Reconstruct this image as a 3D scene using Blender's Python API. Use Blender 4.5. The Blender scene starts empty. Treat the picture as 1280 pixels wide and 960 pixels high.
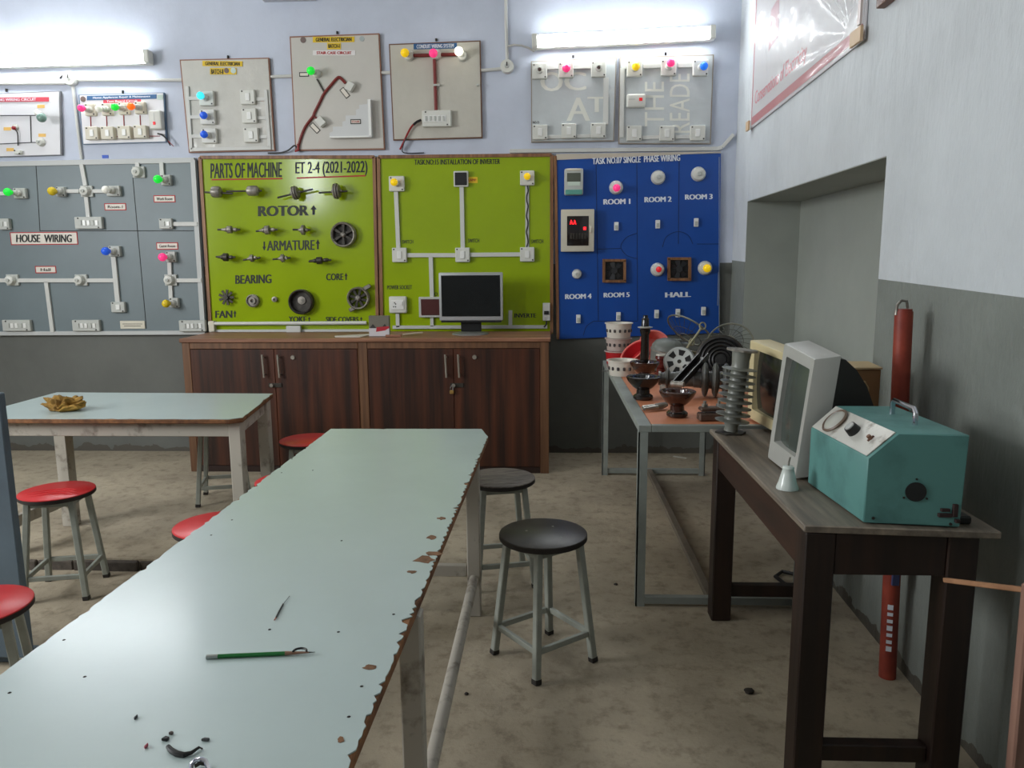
import bpy, bmesh, math, random
from mathutils import Vector, Matrix, noise
random.seed(7)
S = bpy.context.scene
COL = S.collection
# ------------------------------------------------------------------ camera, world, exposure
F, CH = 960.0, 1.5
YAW, PITCH, ROLL = math.radians(2.6576), math.radians(9.1527), math.radians(0.42)
fw = Vector((-math.sin(YAW)*math.cos(PITCH), math.cos(YAW)*math.cos(PITCH), -math.sin(PITCH)))
r0 = Vector((math.cos(YAW), math.sin(YAW), 0)); u0 = r0.cross(fw)
rt = r0*math.cos(ROLL) - u0*math.sin(ROLL); up = u0*math.cos(ROLL) + r0*math.sin(ROLL)
cam = bpy.data.objects.new('camera', bpy.data.cameras.new('camera')); COL.objects.link(cam)
cam.matrix_world = Matrix(((rt.x, up.x, -fw.x, 0), (rt.y, up.y, -fw.y, 0), (rt.z, up.z, -fw.z, CH), (0, 0, 0, 1)))
cam.data.sensor_width = 36; cam.data.lens = 36*F/1280; cam.data.clip_start = .05
S.camera = cam
S.view_settings.view_transform = 'Standard'; S.view_settings.look = 'None'
S.view_settings.gamma = 1; S.view_settings.use_curve_mapping = False
S.view_settings.exposure = 0.3
w = bpy.data.worlds.new('world'); S.world = w; w.use_nodes = True
w.node_tree.nodes['Background'].inputs[0].default_value = (.75, .85, 1, 1)
w.node_tree.nodes['Background'].inputs[1].default_value = .15
TUBE = 34.0        # radiance of the two wall tubes
REAR = 25.0        # watts of an assumed lamp on the side behind the camera, no fixture built
SIDE = 160.0       # watts of assumed daylight: area light added outside the view, no window built

def area(name, loc, tgt, sx, sy, power, col=(1, 1, 1)):
    l = bpy.data.lights.new(name, 'AREA'); l.shape = 'RECTANGLE'; l.size = sx; l.size_y = sy; l.energy = power; l.color = col
    o = bpy.data.objects.new(name, l); COL.objects.link(o); o.location = loc
    o.rotation_euler = (Vector(tgt)-Vector(loc)).to_track_quat('-Z', 'Y').to_euler(); return o
area('rear_assumed_lamp', (-3.55, 0.0, 2.88), (-1.8, 5.9, 1.6), .16, 1.1, REAR, (.92, .97, 1))  # assumed unseen lamp: bare area light without a fixture
area('left_assumed_daylight', (-5.3, 2.0, 2.25), (0.5, 2.6, 1.3), 2.0, 1.5, SIDE, (.97, .99, 1))  # added area light for assumed daylight; the left wall is solid

def ray(px, py): return rt*((px-640)/F) - up*((py-480)/F) + fw
def onz(px, py, z):
    d = ray(px, py); t = (z-CH)/d.z; return Vector((0, 0, CH)) + d*t
def ony(px, py, y):
    d = ray(px, py); return Vector((0, 0, CH)) + d*(y/d.y)
YW = 5.9
WA, WB = 1.225, .027
def onright(px, py, off=0):
    d = ray(px, py); t = (WA-off)/(d.x-WB*d.y); return Vector((0, 0, CH)) + d*t
def W(px, py, D=0): return ony(px, py, YW-D)

# ------------------------------------------------------------------ materials
def lin(c):
    return tuple(((v/255)/12.92 if v/255 <= .04045 else ((v/255+.055)/1.055)**2.4) for v in c) + (1,)
MATS = {}
def M(name, col, rough=.6, metal=0, var=0, vs=6, bump=0, bs=40, emit=0, col2=None, stretch=None, spec=.5, alpha=1, trans=0, coat=0, detail=5, c0=.35, c1=.65):
    if name in MATS: return MATS[name]
    m = bpy.data.materials.new(name); m.use_nodes = True; nt = m.node_tree; b = nt.nodes['Principled BSDF']
    b.inputs['Base Color'].default_value = lin(col); b.inputs['Roughness'].default_value = rough; b.inputs['Metallic'].default_value = metal
    b.inputs['Specular IOR Level'].default_value = spec; b.inputs['Alpha'].default_value = alpha
    b.inputs['Transmission Weight'].default_value = trans; b.inputs['Coat Weight'].default_value = coat
    if emit:
        b.inputs['Emission Color'].default_value = lin(col); b.inputs['Emission Strength'].default_value = emit
    if var or bump or col2:
        tc = nt.nodes.new('ShaderNodeTexCoord'); mp = nt.nodes.new('ShaderNodeMapping'); nt.links.new(tc.outputs['Object'], mp.inputs[0])
        if stretch: mp.inputs['Scale'].default_value = stretch
        if var or col2:
            n = nt.nodes.new('ShaderNodeTexNoise'); n.inputs['Scale'].default_value = vs; n.inputs['Detail'].default_value = detail; n.inputs['Roughness'].default_value = .6
            nt.links.new(mp.outputs[0], n.inputs['Vector'])
            cr = nt.nodes.new('ShaderNodeValToRGB'); nt.links.new(n.outputs[0], cr.inputs[0])
            c = lin(col); d = lin(col2) if col2 else tuple(v*(1-var) for v in c[:3]) + (1,)
            cr.color_ramp.elements[0].position = c0; cr.color_ramp.elements[1].position = c1
            cr.color_ramp.elements[0].color = d; cr.color_ramp.elements[1].color = c
            nt.links.new(cr.outputs[0], b.inputs['Base Color'])
        if bump:
            n2 = nt.nodes.new('ShaderNodeTexNoise'); n2.inputs['Scale'].default_value = bs; n2.inputs['Detail'].default_value = 6
            nt.links.new(mp.outputs[0], n2.inputs['Vector'])
            bp = nt.nodes.new('ShaderNodeBump'); bp.inputs['Strength'].default_value = bump; bp.inputs['Distance'].default_value = .02
            nt.links.new(n2.outputs[0], bp.inputs['Height']); nt.links.new(bp.outputs[0], b.inputs['Normal'])
    MATS[name] = m; return m

def wall_mat(name, upper, lower, zs, slope, bump, bs, dirt=True):
    """Painted plaster: a lower dado colour up to a painted line, plaster bump, dirt along the foot."""
    m = bpy.data.materials.new(name); m.use_nodes = True; nt = m.node_tree; N = nt.nodes.new; L = nt.links.new
    b = nt.nodes['Principled BSDF']; b.inputs['Roughness'].default_value = .62
    g = N('ShaderNodeNewGeometry'); sx = N('ShaderNodeSeparateXYZ'); L(g.outputs['Position'], sx.inputs[0])
    # painted line height = zs + slope*Y
    ml = N('ShaderNodeMath'); ml.operation = 'MULTIPLY_ADD'; ml.inputs[1].default_value = slope; ml.inputs[2].default_value = zs; L(sx.outputs['Y'], ml.inputs[0])
    gt = N('ShaderNodeMath'); gt.operation = 'GREATER_THAN'; L(sx.outputs['Z'], gt.inputs[0]); L(ml.outputs[0], gt.inputs[1])
    n = N('ShaderNodeTexNoise'); n.inputs['Scale'].default_value = 1.7; n.inputs['Detail'].default_value = 7; n.inputs['Roughness'].default_value = .62
    L(g.outputs['Position'], n.inputs['Vector'])
    def ramp(c, k):
        cr = N('ShaderNodeValToRGB'); L(n.outputs[0], cr.inputs[0]); c = lin(c)
        cr.color_ramp.elements[0].position = .36; cr.color_ramp.elements[1].position = .62
        cr.color_ramp.elements[0].color = tuple(v*k for v in c[:3]) + (1,); cr.color_ramp.elements[1].color = c; return cr
    mx = N('ShaderNodeMix'); mx.data_type = 'RGBA'; L(gt.outputs[0], mx.inputs['Factor'])
    L(ramp(lower, .84).outputs[0], mx.inputs['A']); L(ramp(upper, .88).outputs[0], mx.inputs['B'])
    # flaking and dirt at the foot of the wall
    n3 = N('ShaderNodeTexNoise'); n3.inputs['Scale'].default_value = 9; n3.inputs['Detail'].default_value = 6; L(g.outputs['Position'], n3.inputs['Vector'])
    h = N('ShaderNodeMath'); h.operation = 'MULTIPLY_ADD'; h.inputs[1].default_value = .16; h.inputs[2].default_value = -.035; L(n3.outputs[0], h.inputs[0])
    lt = N('ShaderNodeMath'); lt.operation = 'LESS_THAN'; L(sx.outputs['Z'], lt.inputs[0]); L(h.outputs[0], lt.inputs[1])
    mx2 = N('ShaderNodeMix'); mx2.data_type = 'RGBA'; L(lt.outputs[0], mx2.inputs['Factor']); L(mx.outputs['Result'], mx2.inputs['A'])
    mx2.inputs['B'].default_value = lin((82, 78, 70)); L(mx2.outputs['Result'], b.inputs['Base Color'])
    n2 = N('ShaderNodeTexNoise'); n2.inputs['Scale'].default_value = bs; n2.inputs['Detail'].default_value = 8; n2.inputs['Roughness'].default_value = .6
    mp = N('ShaderNodeMapping'); mp.inputs['Scale'].default_value = (1, 1.6, .55); L(g.outputs['Position'], mp.inputs[0]); L(mp.outputs[0], n2.inputs['Vector'])
    bp = N('ShaderNodeBump'); bp.inputs['Strength'].default_value = bump; bp.inputs['Distance'].default_value = .05
    L(n2.outputs[0], bp.inputs['Height']); L(bp.outputs[0], b.inputs['Normal'])
    return m

def floor_mat():
    m = bpy.data.materials.new('worn_concrete'); m.use_nodes = True; nt = m.node_tree; N = nt.nodes.new; L = nt.links.new
    b = nt.nodes['Principled BSDF']; b.inputs['Roughness'].default_value = .7
    g = N('ShaderNodeNewGeometry')
    def nz(s, d=7, r=.62):
        n = N('ShaderNodeTexNoise'); n.inputs['Scale'].default_value = s; n.inputs['Detail'].default_value = d; n.inputs['Roughness'].default_value = r; L(g.outputs['Position'], n.inputs['Vector']); return n
    a = N('ShaderNodeValToRGB'); L(nz(1.3).outputs[0], a.inputs[0]); e = a.color_ramp.elements
    e[0].position = .3; e[0].color = lin((142, 131, 112)); e[1].position = .68; e[1].color = lin((186, 173, 150))
    c = N('ShaderNodeValToRGB'); L(nz(14, 8, .7).outputs[0], c.inputs[0]); e = c.color_ramp.elements
    e[0].position = .33; e[0].color = (.5, .48, .45, 1); e[1].position = .5; e[1].color = (1, 1, 1, 1)
    mx = N('ShaderNodeMix'); mx.data_type = 'RGBA'; mx.blend_type = 'MULTIPLY'; mx.inputs['Factor'].default_value = .75
    L(a.outputs[0], mx.inputs['A']); L(c.outputs[0], mx.inputs['B'])
    c2 = N('ShaderNodeValToRGB'); L(nz(60, 3).outputs[0], c2.inputs[0]); e = c2.color_ramp.elements
    e[0].position = .25; e[0].color = (.45, .42, .4, 1); e[1].position = .34; e[1].color = (1, 1, 1, 1)
    mx2 = N('ShaderNodeMix'); mx2.data_type = 'RGBA'; mx2.blend_type = 'MULTIPLY'; mx2.inputs['Factor'].default_value = .6
    L(mx.outputs['Result'], mx2.inputs['A']); L(c2.outputs[0], mx2.inputs['B']); L(mx2.outputs['Result'], b.inputs['Base Color'])
    bp = N('ShaderNodeBump'); bp.inputs['Strength'].default_value = .35; bp.inputs['Distance'].default_value = .02
    L(nz(9, 9, .7).outputs[0], bp.inputs['Height']); L(bp.outputs[0], b.inputs['Normal']); return m

def wood_mat(name, dark, light, scale=(14, 14, .5), rough=.4, vs=1.6):
    return M(name, light, rough, col2=dark, vs=vs, stretch=scale, bump=.05, bs=3, c0=.38, c1=.72, detail=6)

WHITE = M('white_plastic', (214, 214, 206), .4); CREAMP = M('cream_plastic', (214, 208, 190), .45)
TRUNK = M('trunking_plastic', (205, 205, 200), .5); GREYSW = M('grey_switch_plate', (188, 190, 184), .5)
ROCK = M('rocker_white', (232, 232, 228), .3); BLACK = M('black_plastic', (22, 22, 22), .45); SCREW = M('screw_steel', (60, 58, 54), .5, .6)
INK = M('black_ink', (18, 20, 16), .6); INKRED = M('red_ink', (178, 30, 30), .6); INKWHITE = M('white_ink', (225, 230, 238), .6)
STEEL = M('dull_steel', (158, 152, 142), .4, .45, var=.5, vs=30); DARKSTEEL = M('dark_steel', (72, 68, 62), .42, .5, var=.4, vs=30)
CHROME = M('chrome', (215, 215, 225), .12, 1)
GREEN = M('lime_board', (152, 176, 20), .15, var=.1, vs=1.5); BLUE = M('blue_board', (18, 74, 158), .34, var=.12, vs=2)
GREYB = M('grey_board', (112, 125, 129), .45, var=.1, vs=2); BFRAME = M('aluminium_strip', (190, 192, 190), .5)
WOODF = wood_mat('frame_wood', (112, 74, 48), (160, 116, 78), (20, 20, 1.5), .5)
PAPERW = M('white_panel', (222, 221, 224), .4); PLASTC = M('wrapped_panel', (204, 202, 194), .22, var=.1, vs=5, bump=.5, bs=7)
GHOST = M('faint_lettering', (222, 222, 212), .3); PLASTF = M('film_panel', (196, 201, 202), .25, var=.1, vs=4, bump=.35, bs=6)
YEL = M('yellow_sign', (226, 190, 30), .5); SIGNBLUE = M('blue_sign', (42, 92, 140), .5); SIGNRED = M('red_sign', (206, 62, 80), .5); SIGNW = M('white_sign', (224, 216, 204), .5)
PIPE = M('maroon_conduit', (122, 40, 36), .4); WIREK = M('black_wire', (26, 24, 26), .5); WIRER = M('red_wire', (150, 34, 36), .5)
B_ = lambda n, c, e: M('bulb_'+n, c, .2, emit=e)
BG, BY, BP, BB, BO, BW, BC, BR = (B_('green', (30, 214, 60), .5), B_('yellow', (238, 196, 20), .35), B_('pink', (250, 60, 130), .42), B_('blue', (36, 90, 214), .25),
    B_('orange', (255, 110, 24), .45), B_('white', (238, 236, 226), .12), B_('cyan', (60, 225, 245), .7), B_('red', (214, 36, 40), .3))
BYD, BGL = B_('yellow_off', (226, 196, 40), 0), M('bulb_smoked_green', (120, 150, 138), .15)
BLIT = M('bulb_lit', (255, 250, 225), .2, emit=3)

# ------------------------------------------------------------------ mesh helpers
class MB:
    def __init__(s): s.bm = bmesh.new()
    def _bev(s, vs, bev, seg=1):
        if bev > 0:
            es = {e for v in vs for e in v.link_edges}
            bmesh.ops.bevel(s.bm, geom=list(es), offset=bev, segments=seg, affect='EDGES', profile=.6)
    def hexa(s, p, bev=0, seg=1):
        """box from 8 corners: bottom 4 then top 4"""
        v = [s.bm.verts.new(q) for q in p]
        for f in ((0, 3, 2, 1), (4, 5, 6, 7), (0, 1, 5, 4), (1, 2, 6, 5), (2, 3, 7, 6), (3, 0, 4, 7)): s.bm.faces.new([v[i] for i in f])
        s._bev(v, bev, seg); return s
    def bx(s, x0, x1, y0, y1, z0, z1, bev=0, seg=1):
        return s.hexa([(x0, y0, z0), (x1, y0, z0), (x1, y1, z0), (x0, y1, z0), (x0, y0, z1), (x1, y0, z1), (x1, y1, z1), (x0, y1, z1)], bev, seg)
    def bar(s, p, q, wd, ht=None, bev=0, upv=(0, 0, 1), w2=None, h2=None):
        p, q = Vector(p), Vector(q); ht = ht or wd; w2 = w2 or wd; h2 = h2 or ht
        d = (q-p).normalized(); u = Vector(upv)
        if abs(d.dot(u)) > .98: u = Vector((0, 1, 0))
        a = d.cross(u).normalized(); b = a.cross(d)
        c = lambda o, i, j, ww, hh: o + a*(i*ww/2) + b*(j*hh/2)
        return s.hexa([c(p, -1, -1, wd, ht), c(p, 1, -1, wd, ht), c(p, 1, 1, wd, ht), c(p, -1, 1, wd, ht), c(q, -1, -1, w2, h2), c(q, 1, -1, w2, h2), c(q, 1, 1, w2, h2), c(q, -1, 1, w2, h2)], bev)
    def lathe(s, prof, o=(0, 0, 0), ax=(0, 0, 1), seg=20):
        o = Vector(o); ax = Vector(ax).normalized()
        a = ax.orthogonal().normalized() if abs(ax.z) < .999 else Vector((1, 0, 0)); b = ax.cross(a)
        prev = None
        for r, t in prof:
            if r < 1e-6: ring = [s.bm.verts.new(o+ax*t)]
            else: ring = [s.bm.verts.new(o + ax*t + (a*math.cos(2*math.pi*k/seg)+b*math.sin(2*math.pi*k/seg))*r) for k in range(seg)]
            if prev:
                n = seg
                for k in range(n):
                    f = [prev[k % len(prev)], prev[(k+1) % len(prev)], ring[(k+1) % len(ring)], ring[k % len(ring)]]
                    u = []
                    for x in f:
                        if x not in u: u.append(x)
                    if len(u) > 2: s.bm.faces.new(u)
            prev = ring
        return s
    def cyl(s, p, q, r, r2=None, seg=16):
        p, q = Vector(p), Vector(q); l = (q-p).length; r2 = r if r2 is None else r2
        return s.lathe([(0, 0), (r, 0), (r2, l), (0, l)], p, q-p, seg)
    def ball(s, c, r, ax=(0, 0, 1), k=1, seg=16, n=8):
        return s.lathe([(r*math.sin(math.pi*i/n), -r*k*math.cos(math.pi*i/n)) for i in range(n+1)], c, ax, seg)
    def tube(s, pts, r, seg=8, closed=False):
        pts = [Vector(p) for p in pts]; n = len(pts); rings = []; a = None
        for i, p in enumerate(pts):
            d = (pts[(i+1) % n] - pts[i-1]) if closed else (pts[min(i+1, n-1)]-pts[max(i-1, 0)])
            d.normalize()
            a = d.orthogonal().normalized() if a is None else (a-d*a.dot(d)).normalized()
            b = d.cross(a); rr = r[i] if isinstance(r, (list, tuple)) else r
            rings.append([s.bm.verts.new(p+(a*math.cos(2*math.pi*k/seg)+b*math.sin(2*math.pi*k/seg))*rr) for k in range(seg)])
        for i in range(n if closed else n-1):
            A, B = rings[i], rings[(i+1) % n]
            for k in range(seg): s.bm.faces.new([A[k], A[(k+1) % seg], B[(k+1) % seg], B[k]])
        if not closed: s.bm.faces.new(rings[0]); s.bm.faces.new(rings[-1][::-1])
        return s
    def prism(s, poly, vec, bev=0):
        vec = Vector(vec); A = [s.bm.verts.new(p) for p in poly]; B = [s.bm.verts.new(Vector(p)+vec) for p in poly]; n = len(A)
        s.bm.faces.new(A); s.bm.faces.new(B[::-1])
        for i in range(n): s.bm.faces.new([A[i], B[i], B[(i+1) % n], A[(i+1) % n]])
        s._bev(A+B, bev); return s
    def xf(s, mtx): bmesh.ops.transform(s.bm, matrix=mtx, verts=s.bm.verts[:]); return s
    def build(s, name, mat, parent=None, loc=None, label=None, ang=35):
        o0 = Vector(parent['_o']) if parent is not None else Vector(loc or (0, 0, 0))
        bm = s.bm; bmesh.ops.recalc_face_normals(bm, faces=bm.faces[:])
        for v in bm.verts: v.co -= o0
        for f in bm.faces: f.smooth = True
        me = bpy.data.meshes.new(name); bm.to_mesh(me); bm.free(); me.materials.append(mat)
        me.set_sharp_from_angle(angle=math.radians(ang))
        o = bpy.data.objects.new(name, me); COL.objects.link(o)
        if parent is not None: o.parent = parent
        else: o.location = o0
        o['_o'] = tuple(o0)
        if label: o['label'] = label
        return o

def tag(o, label, cat, group=None):
    o['label'] = label; o['category'] = cat
    if group: o['group'] = group
    return o
def thing(name, label, cat, loc=(0, 0, 0), group=None):
    o = bpy.data.objects.new(name, None); COL.objects.link(o); o.location = loc; o.empty_display_size = .05; o['_o'] = tuple(loc)
    return tag(o, label, cat, group)
def struct(o): o['kind'] = 'structure'; return o
def dup(root, loc, rz, label, group=None):
    r = root.copy(); COL.objects.link(r); r.location = loc; r.rotation_euler = (0, 0, rz); r['label'] = label
    if group: r['group'] = group
    for ch in list(root.children):
        c = ch.copy(); COL.objects.link(c); c.parent = r
        for g in list(ch.children):
            d = g.copy(); COL.objects.link(d); d.parent = c
    return r

def text_mesh(s, mapper, mat, parent, name='lettering', bold=.012, space=1.0):
    c = bpy.data.curves.new('t', 'FONT'); c.body = s; c.size = 1; c.offset = 0; c.space_character = space; c.resolution_u = 3
    o = bpy.data.objects.new('t', c); COL.objects.link(o)
    dg = bpy.context.evaluated_depsgraph_get(); dg.update()
    me = bpy.data.meshes.new_from_object(o.evaluated_get(dg)); bpy.data.objects.remove(o); bpy.data.curves.remove(c)
    xs = [v.co.x for v in me.vertices]; ys = [v.co.y for v in me.vertices]
    x0, x1, y0, y1 = min(xs), max(xs), min(ys), max(ys)
    o0 = Vector(parent['_o'])
    if bold > .005:      # heavier strokes: the glyph laid over itself a little to either side
        bm = bmesh.new(); bm.from_mesh(me); base = bm.verts[:]+bm.edges[:]+bm.faces[:]
        for lay, dx in ((1, -bold*2.1), (2, bold*2.1)):
            g = bmesh.ops.duplicate(bm, geom=base)['geom']; bmesh.ops.translate(bm, verts=[e for e in g if isinstance(e, bmesh.types.BMVert)], vec=(dx, 0, lay))
        bm.to_mesh(me); bm.free()
    nn = (mapper(1, 0)-mapper(0, 0)).cross(mapper(0, 1)-mapper(0, 0)).normalized()*.00012
    for v in me.vertices: v.co = mapper((v.co.x-x0)/(x1-x0), (v.co.y-y0)/(y1-y0)) + nn*v.co.z - o0
    me.name = name; me.materials.clear(); me.materials.append(mat)
    ob = bpy.data.objects.new(name, me); COL.objects.link(ob); ob.parent = parent; ob['_o'] = tuple(o0); return ob
def wtext(s, x0, y0, x1, y1, D, mat, parent, dy=0, bold=.012, rot=False, shear=0):
    """lettering on the back wall; box in picture units, dy lifts the right-hand end"""
    if rot: mp = lambda u, v: W(x0+(x1-x0)*(1-v), y1+(y0-y1)*u, D)
    else: mp = lambda u, v: W(x0+(x1-x0)*u, y1+(y0-y1)*v+dy*u, D)
    return text_mesh(s, mp, mat, parent, bold=bold)

# ================================================================== THE ROOM
UP, LO = (200, 207, 222), (103, 105, 100)
wm_back = wall_mat('plaster_back', UP, LO, 1.47, 0, .12, 5)
wm_right = wall_mat('plaster_right', (206, 211, 215), (128, 133, 127), 1.335, .026, .55, 4.5)
CEIL = M('ceiling_white', (215, 215, 212), .8, bump=.2, bs=8)
fm = floor_mat()
b = MB(); b.bx(-1.7, 2.3, -3, 6.2, -.3, 0); b.bx(-5.6, -1.7, 3.66, 6.2, -.3, 0); b.bx(-5.6, -1.7, -3, 3.66, -.3, -.06)
struct(b.build('floor', fm))
struct(MB().bx(-5.6, 2.3, YW, YW+.2, -.3, 3.8).build('wall_back', wm_back))
struct(MB().bx(-5.6, -5.4, -3, YW, -.3, 3.8).build('wall_left', wm_back))
struct(MB().bx(-5.6, 2.3, -3.2, -3, -.3, 3.8).build('wall_front', wm_back))
struct(MB().bx(-5.6, 2.3, -3.2, 6.1, 3.75, 3.95).build('ceiling', CEIL))
NY0, NY1, NZ0, NZ1, ND = 3.13, 5.47, .72, 1.888, .36
wx = lambda y: WA+WB*y
def wseg(b, y0, y1, z0, z1, o0, o1):
    b.hexa([(wx(y0)+o0, y0, z0), (wx(y0)+o1, y0, z0), (wx(y1)+o1, y1, z0), (wx(y1)+o0, y1, z0), (wx(y0)+o0, y0, z1), (wx(y0)+o1, y0, z1), (wx(y1)+o1, y1, z1), (wx(y1)+o0, y1, z1)])
b = MB(); wseg(b, -3, YW, -.3, NZ0, 0, .5); wseg(b, -3, YW, NZ1, 3.8, 0, .5); wseg(b, -3, NY0, NZ0, NZ1, 0, .5); wseg(b, NY1, YW, NZ0, NZ1, 0, .5)
struct(b.build('wall_right', wm_right))
b = MB(); t_ = .004
wseg(b, NY0, NY1, NZ0, NZ1, ND, .5); wseg(b, NY0+.001, NY1-.001, NZ1-t_, NZ1, .002, ND); wseg(b, NY1-t_, NY1, NZ0, NZ1, .002, ND); wseg(b, NY0, NY0+t_, NZ0, NZ1, .002, ND); wseg(b, NY0, NY1, NZ0, NZ0+t_, .002, ND)
struct(b.build('wall_niche', M('niche_paint', (160, 165, 157), .65, var=.12, vs=2, bump=.2, bs=6)))
# dark broken riser where the sunken strip of floor begins
b = MB(); x = -5.4
while x < -1.75:
    d = random.uniform(.09, .2); b.bx(x, min(x+d, -1.71), 3.655-random.uniform(.002, .018), 3.672, -.075, -.002-random.uniform(0, .012), .006); x += d+.004
struct(b.build('trim_1', M('broken_edge', (86, 78, 70), .9, var=.5, vs=25)))
# small beam end at the ceiling
a, c = W(331, 3, 0), W(395, 2, 0)
struct(MB().bx(a.x, c.x, YW-.14, YW, a.z, 3.75).build('trim_2', M('beam_paint', (196, 200, 208), .7)))

# ================================================================== TUBE LIGHTS AND CONDUITS
def tube_light(name, p, q, label, wire=None):
    a, c = W(*p, .05), W(*q, .05); d = (c-a).normalized()
    t = thing(name, label, 'lamp', (a+c)/2)
    hb = Vector((0, -.02, 0))
    MB().bar(a+Vector((0, .015, 0)), c+Vector((0, .015, 0)), .065, .09, .004).build('batten', WHITE, t)
    m = bpy.data.materials.new('tube_glow'); m.use_nodes = True; bs = m.node_tree.nodes['Principled BSDF']
    bs.inputs['Base Color'].default_value = (.9, .9, .9, 1); bs.inputs['Emission Color'].default_value = (.93, .98, 1, 1); bs.inputs['Emission Strength'].default_value = TUBE
    MB().bar(a+d*.03-Vector((0, .035, 0)), c-d*.03-Vector((0, .035, 0)), .034, .078, .012).build('diffuser', m, t)
    for e, s in ((a, 1), (c, -1)): MB().bar(e-d*s*.012-Vector((0, .018, 0)), e+d*s*.03-Vector((0, .018, 0)), .075, .092, .006).build('end_cap', WHITE, t)
    return t
tube_light('tube_light', (-55, 78.5), (188, 72), 'glowing white tube light high on the wall above the grey house wiring board')
tr = tube_light('tube_light', (667, 53), (891, 42), 'glowing white tube light tilted slightly above the two film covered switch boards')
MB().tube([W(x, y, d) for x, y, d in ((635, 58, .02), (642, 56, .04), (652, 57, .05), (661, 60, .05), (667, 64, .04), (670, 61, .03))], .007).build('cable', M('grey_cable', (180, 178, 174), .5), tr)

def conduit(pts, label, r=.012, name='wall_conduit', mat=None):
    b = MB(); P = [W(x, y, .013) for x, y in pts]; b.tube(P, r, 8)
    return tag(b.build(name, mat or TRUNK, None, P[0]), label, 'conduit')
conduit([(-60, 105), (82, 104)], 'white conduit just under the tube light, running from the frame edge to the round box')
conduit([(98, 100), (226, 100), (337, 96), (480, 91), (603, 88), (627, 86)], 'long white conduit running along the wall behind the upper display boards')
conduit([(91, 108), (96, 150), (102, 199)], 'upright white conduit dropping from the round box to the grey board')
conduit([(632, -40), (632.5, 30), (634, 76)], 'upright white conduit coming down from the ceiling to the clock-sized round box')
def rosebox(px, py, rpx, label):
    c = W(px, py, 0); r = rpx*YW/F; t = thing('junction_box', label, 'junction box', c)
    MB().lathe([(0, 0), (r, 0), (r, .03), (r*.9, .042), (0, .044)], c, (0, -1, 0), 24).build('cover', WHITE, t)
    MB().lathe([(0, 0), (r*.35, 0), (r*.3, .008), (0, .008)], c+Vector((0, -.044, 0)), (0, -1, 0), 14).build('cap', GREYSW, t)
    MB().bx(c.x-.004, c.x+.004, c.y-.056, c.y-.05, c.z-.003, c.z+r*.5).build('screw_slot', SCREW, t)
    return t
k = rosebox(90, 99, 8.5, 'round white junction box with a dark wire stub below the left tube light')
MB().tube([W(82, 97, .02), W(78, 95, .03), W(75, 98, .03)], .008).build('wire', WIREK, k)
rosebox(634, 84, 8, 'round white junction box where the ceiling conduit meets the long conduit')
# flat trunking along the top of the blue board and round the corner
b = MB(); a = W(637, 189, .012); c = W(897, 186, .012)
b.bar(a, c, .024, .028, .002); e = onright(917, 168, .03); b.bar(c, W(903, 184, .02), .024, .028, .002); b.bar(W(903, 184, .02), e, .022, .026, .002)
tag(b.build('cable_trunking', TRUNK, None, a), 'flat white cable trunking along the top of the blue board, bent onto the side wall', 'trunking')

# ================================================================== BOARD ELEMENTS (all on the back wall)
def rect(name, cx, cy, w_, h_, D0, D1, mat, parent, bev=.003, seg=1):
    p0, p1 = W(cx-w_/2, cy, D1), W(cx+w_/2, cy, D1); q0, q1 = W(cx, cy+h_/2, D1), W(cx, cy-h_/2, D1)
    return MB().bx(p0.x, p1.x, YW-D1, YW-D0, q0.z, q1.z, bev, seg).build(name, mat, parent)
def quad(name, pts, D0, D1, mat, parent, bev=0):
    return MB().prism([W(x, y, D1) for x, y in pts], (0, D1-D0, 0), bev).build(name, mat, parent)
def strip(name, x0, y0, x1, y1, wpx, D0, D1, mat, parent):
    a, c = W(x0, y0, (D0+D1)/2), W(x1, y1, (D0+D1)/2)
    u = (0, -1, 0)
    return MB().bar(a, c, wpx*YW/F, D1-D0, .001, u).build(name, mat, parent)
def line(x0, y0, x1, y1, wpx, D, mat, parent, name='groove_line'): return strip(name, x0, y0, x1, y1, wpx, D, D+.0012, mat, parent)
def sbox(cx, cy, w_, h_, D, parent, mat=None, rockers=1, depth=.035, name='switch_box'):
    s = rect(name, cx, cy, w_, h_, D, D+depth, mat or WHITE, parent, .004)
    f = D+depth
    if rockers == 1: rect('rocker', cx, cy, w_*.3, h_*.52, f, f+.007, ROCK, s, .002)
    elif rockers > 1:
        for i in range(rockers): rect('rocker', cx-w_*.38+w_*.76*(i+.5)/rockers, cy, w_*.5/rockers, h_*.42, f, f+.006, ROCK if i % 3 else GREYSW, s, .001)
    for sx, sy in ((-1, -1), (1, 1)): rect('screw', cx+sx*w_*.38, cy+sy*h_*.38, 1.7, 1.7, f, f+.002, SCREW, s, 0)
    return s
def bulb(hx, hy, bx, by, rpx, mat, D, parent, out=.085, holder=None):
    a = W(hx, hy, D); c = W(bx, by, D+out); d = (c-a); l = d.length; r = rpx*(YW-D-out)/F; d.normalize()
    MB().lathe([(0, 0), (.024, 0), (.024, l*.3), (.018, l*.36), (.016, l*.62), (0, l*.62)], a, d, 14).build('bulb_holder', holder or WHITE, parent)
    MB().lathe([(0, -r*1.25), (r*.45, -r*1.2), (r*.62, -r*.85), (r*.97, -r*.25), (r, .05*r), (r*.86, r*.5), (r*.5, r*.87), (0, r)], c, d, 16).build('bulb', mat, parent)
def bbox(cx, cy, w_, h_, bx, by, r, mat, D, parent, out=.085, boxmat=None):
    s = sbox(cx, cy, w_, h_, D, parent, boxmat, 0); bulb(cx, cy, bx, by, r, mat, D+.035, s, out-.035)
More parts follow.
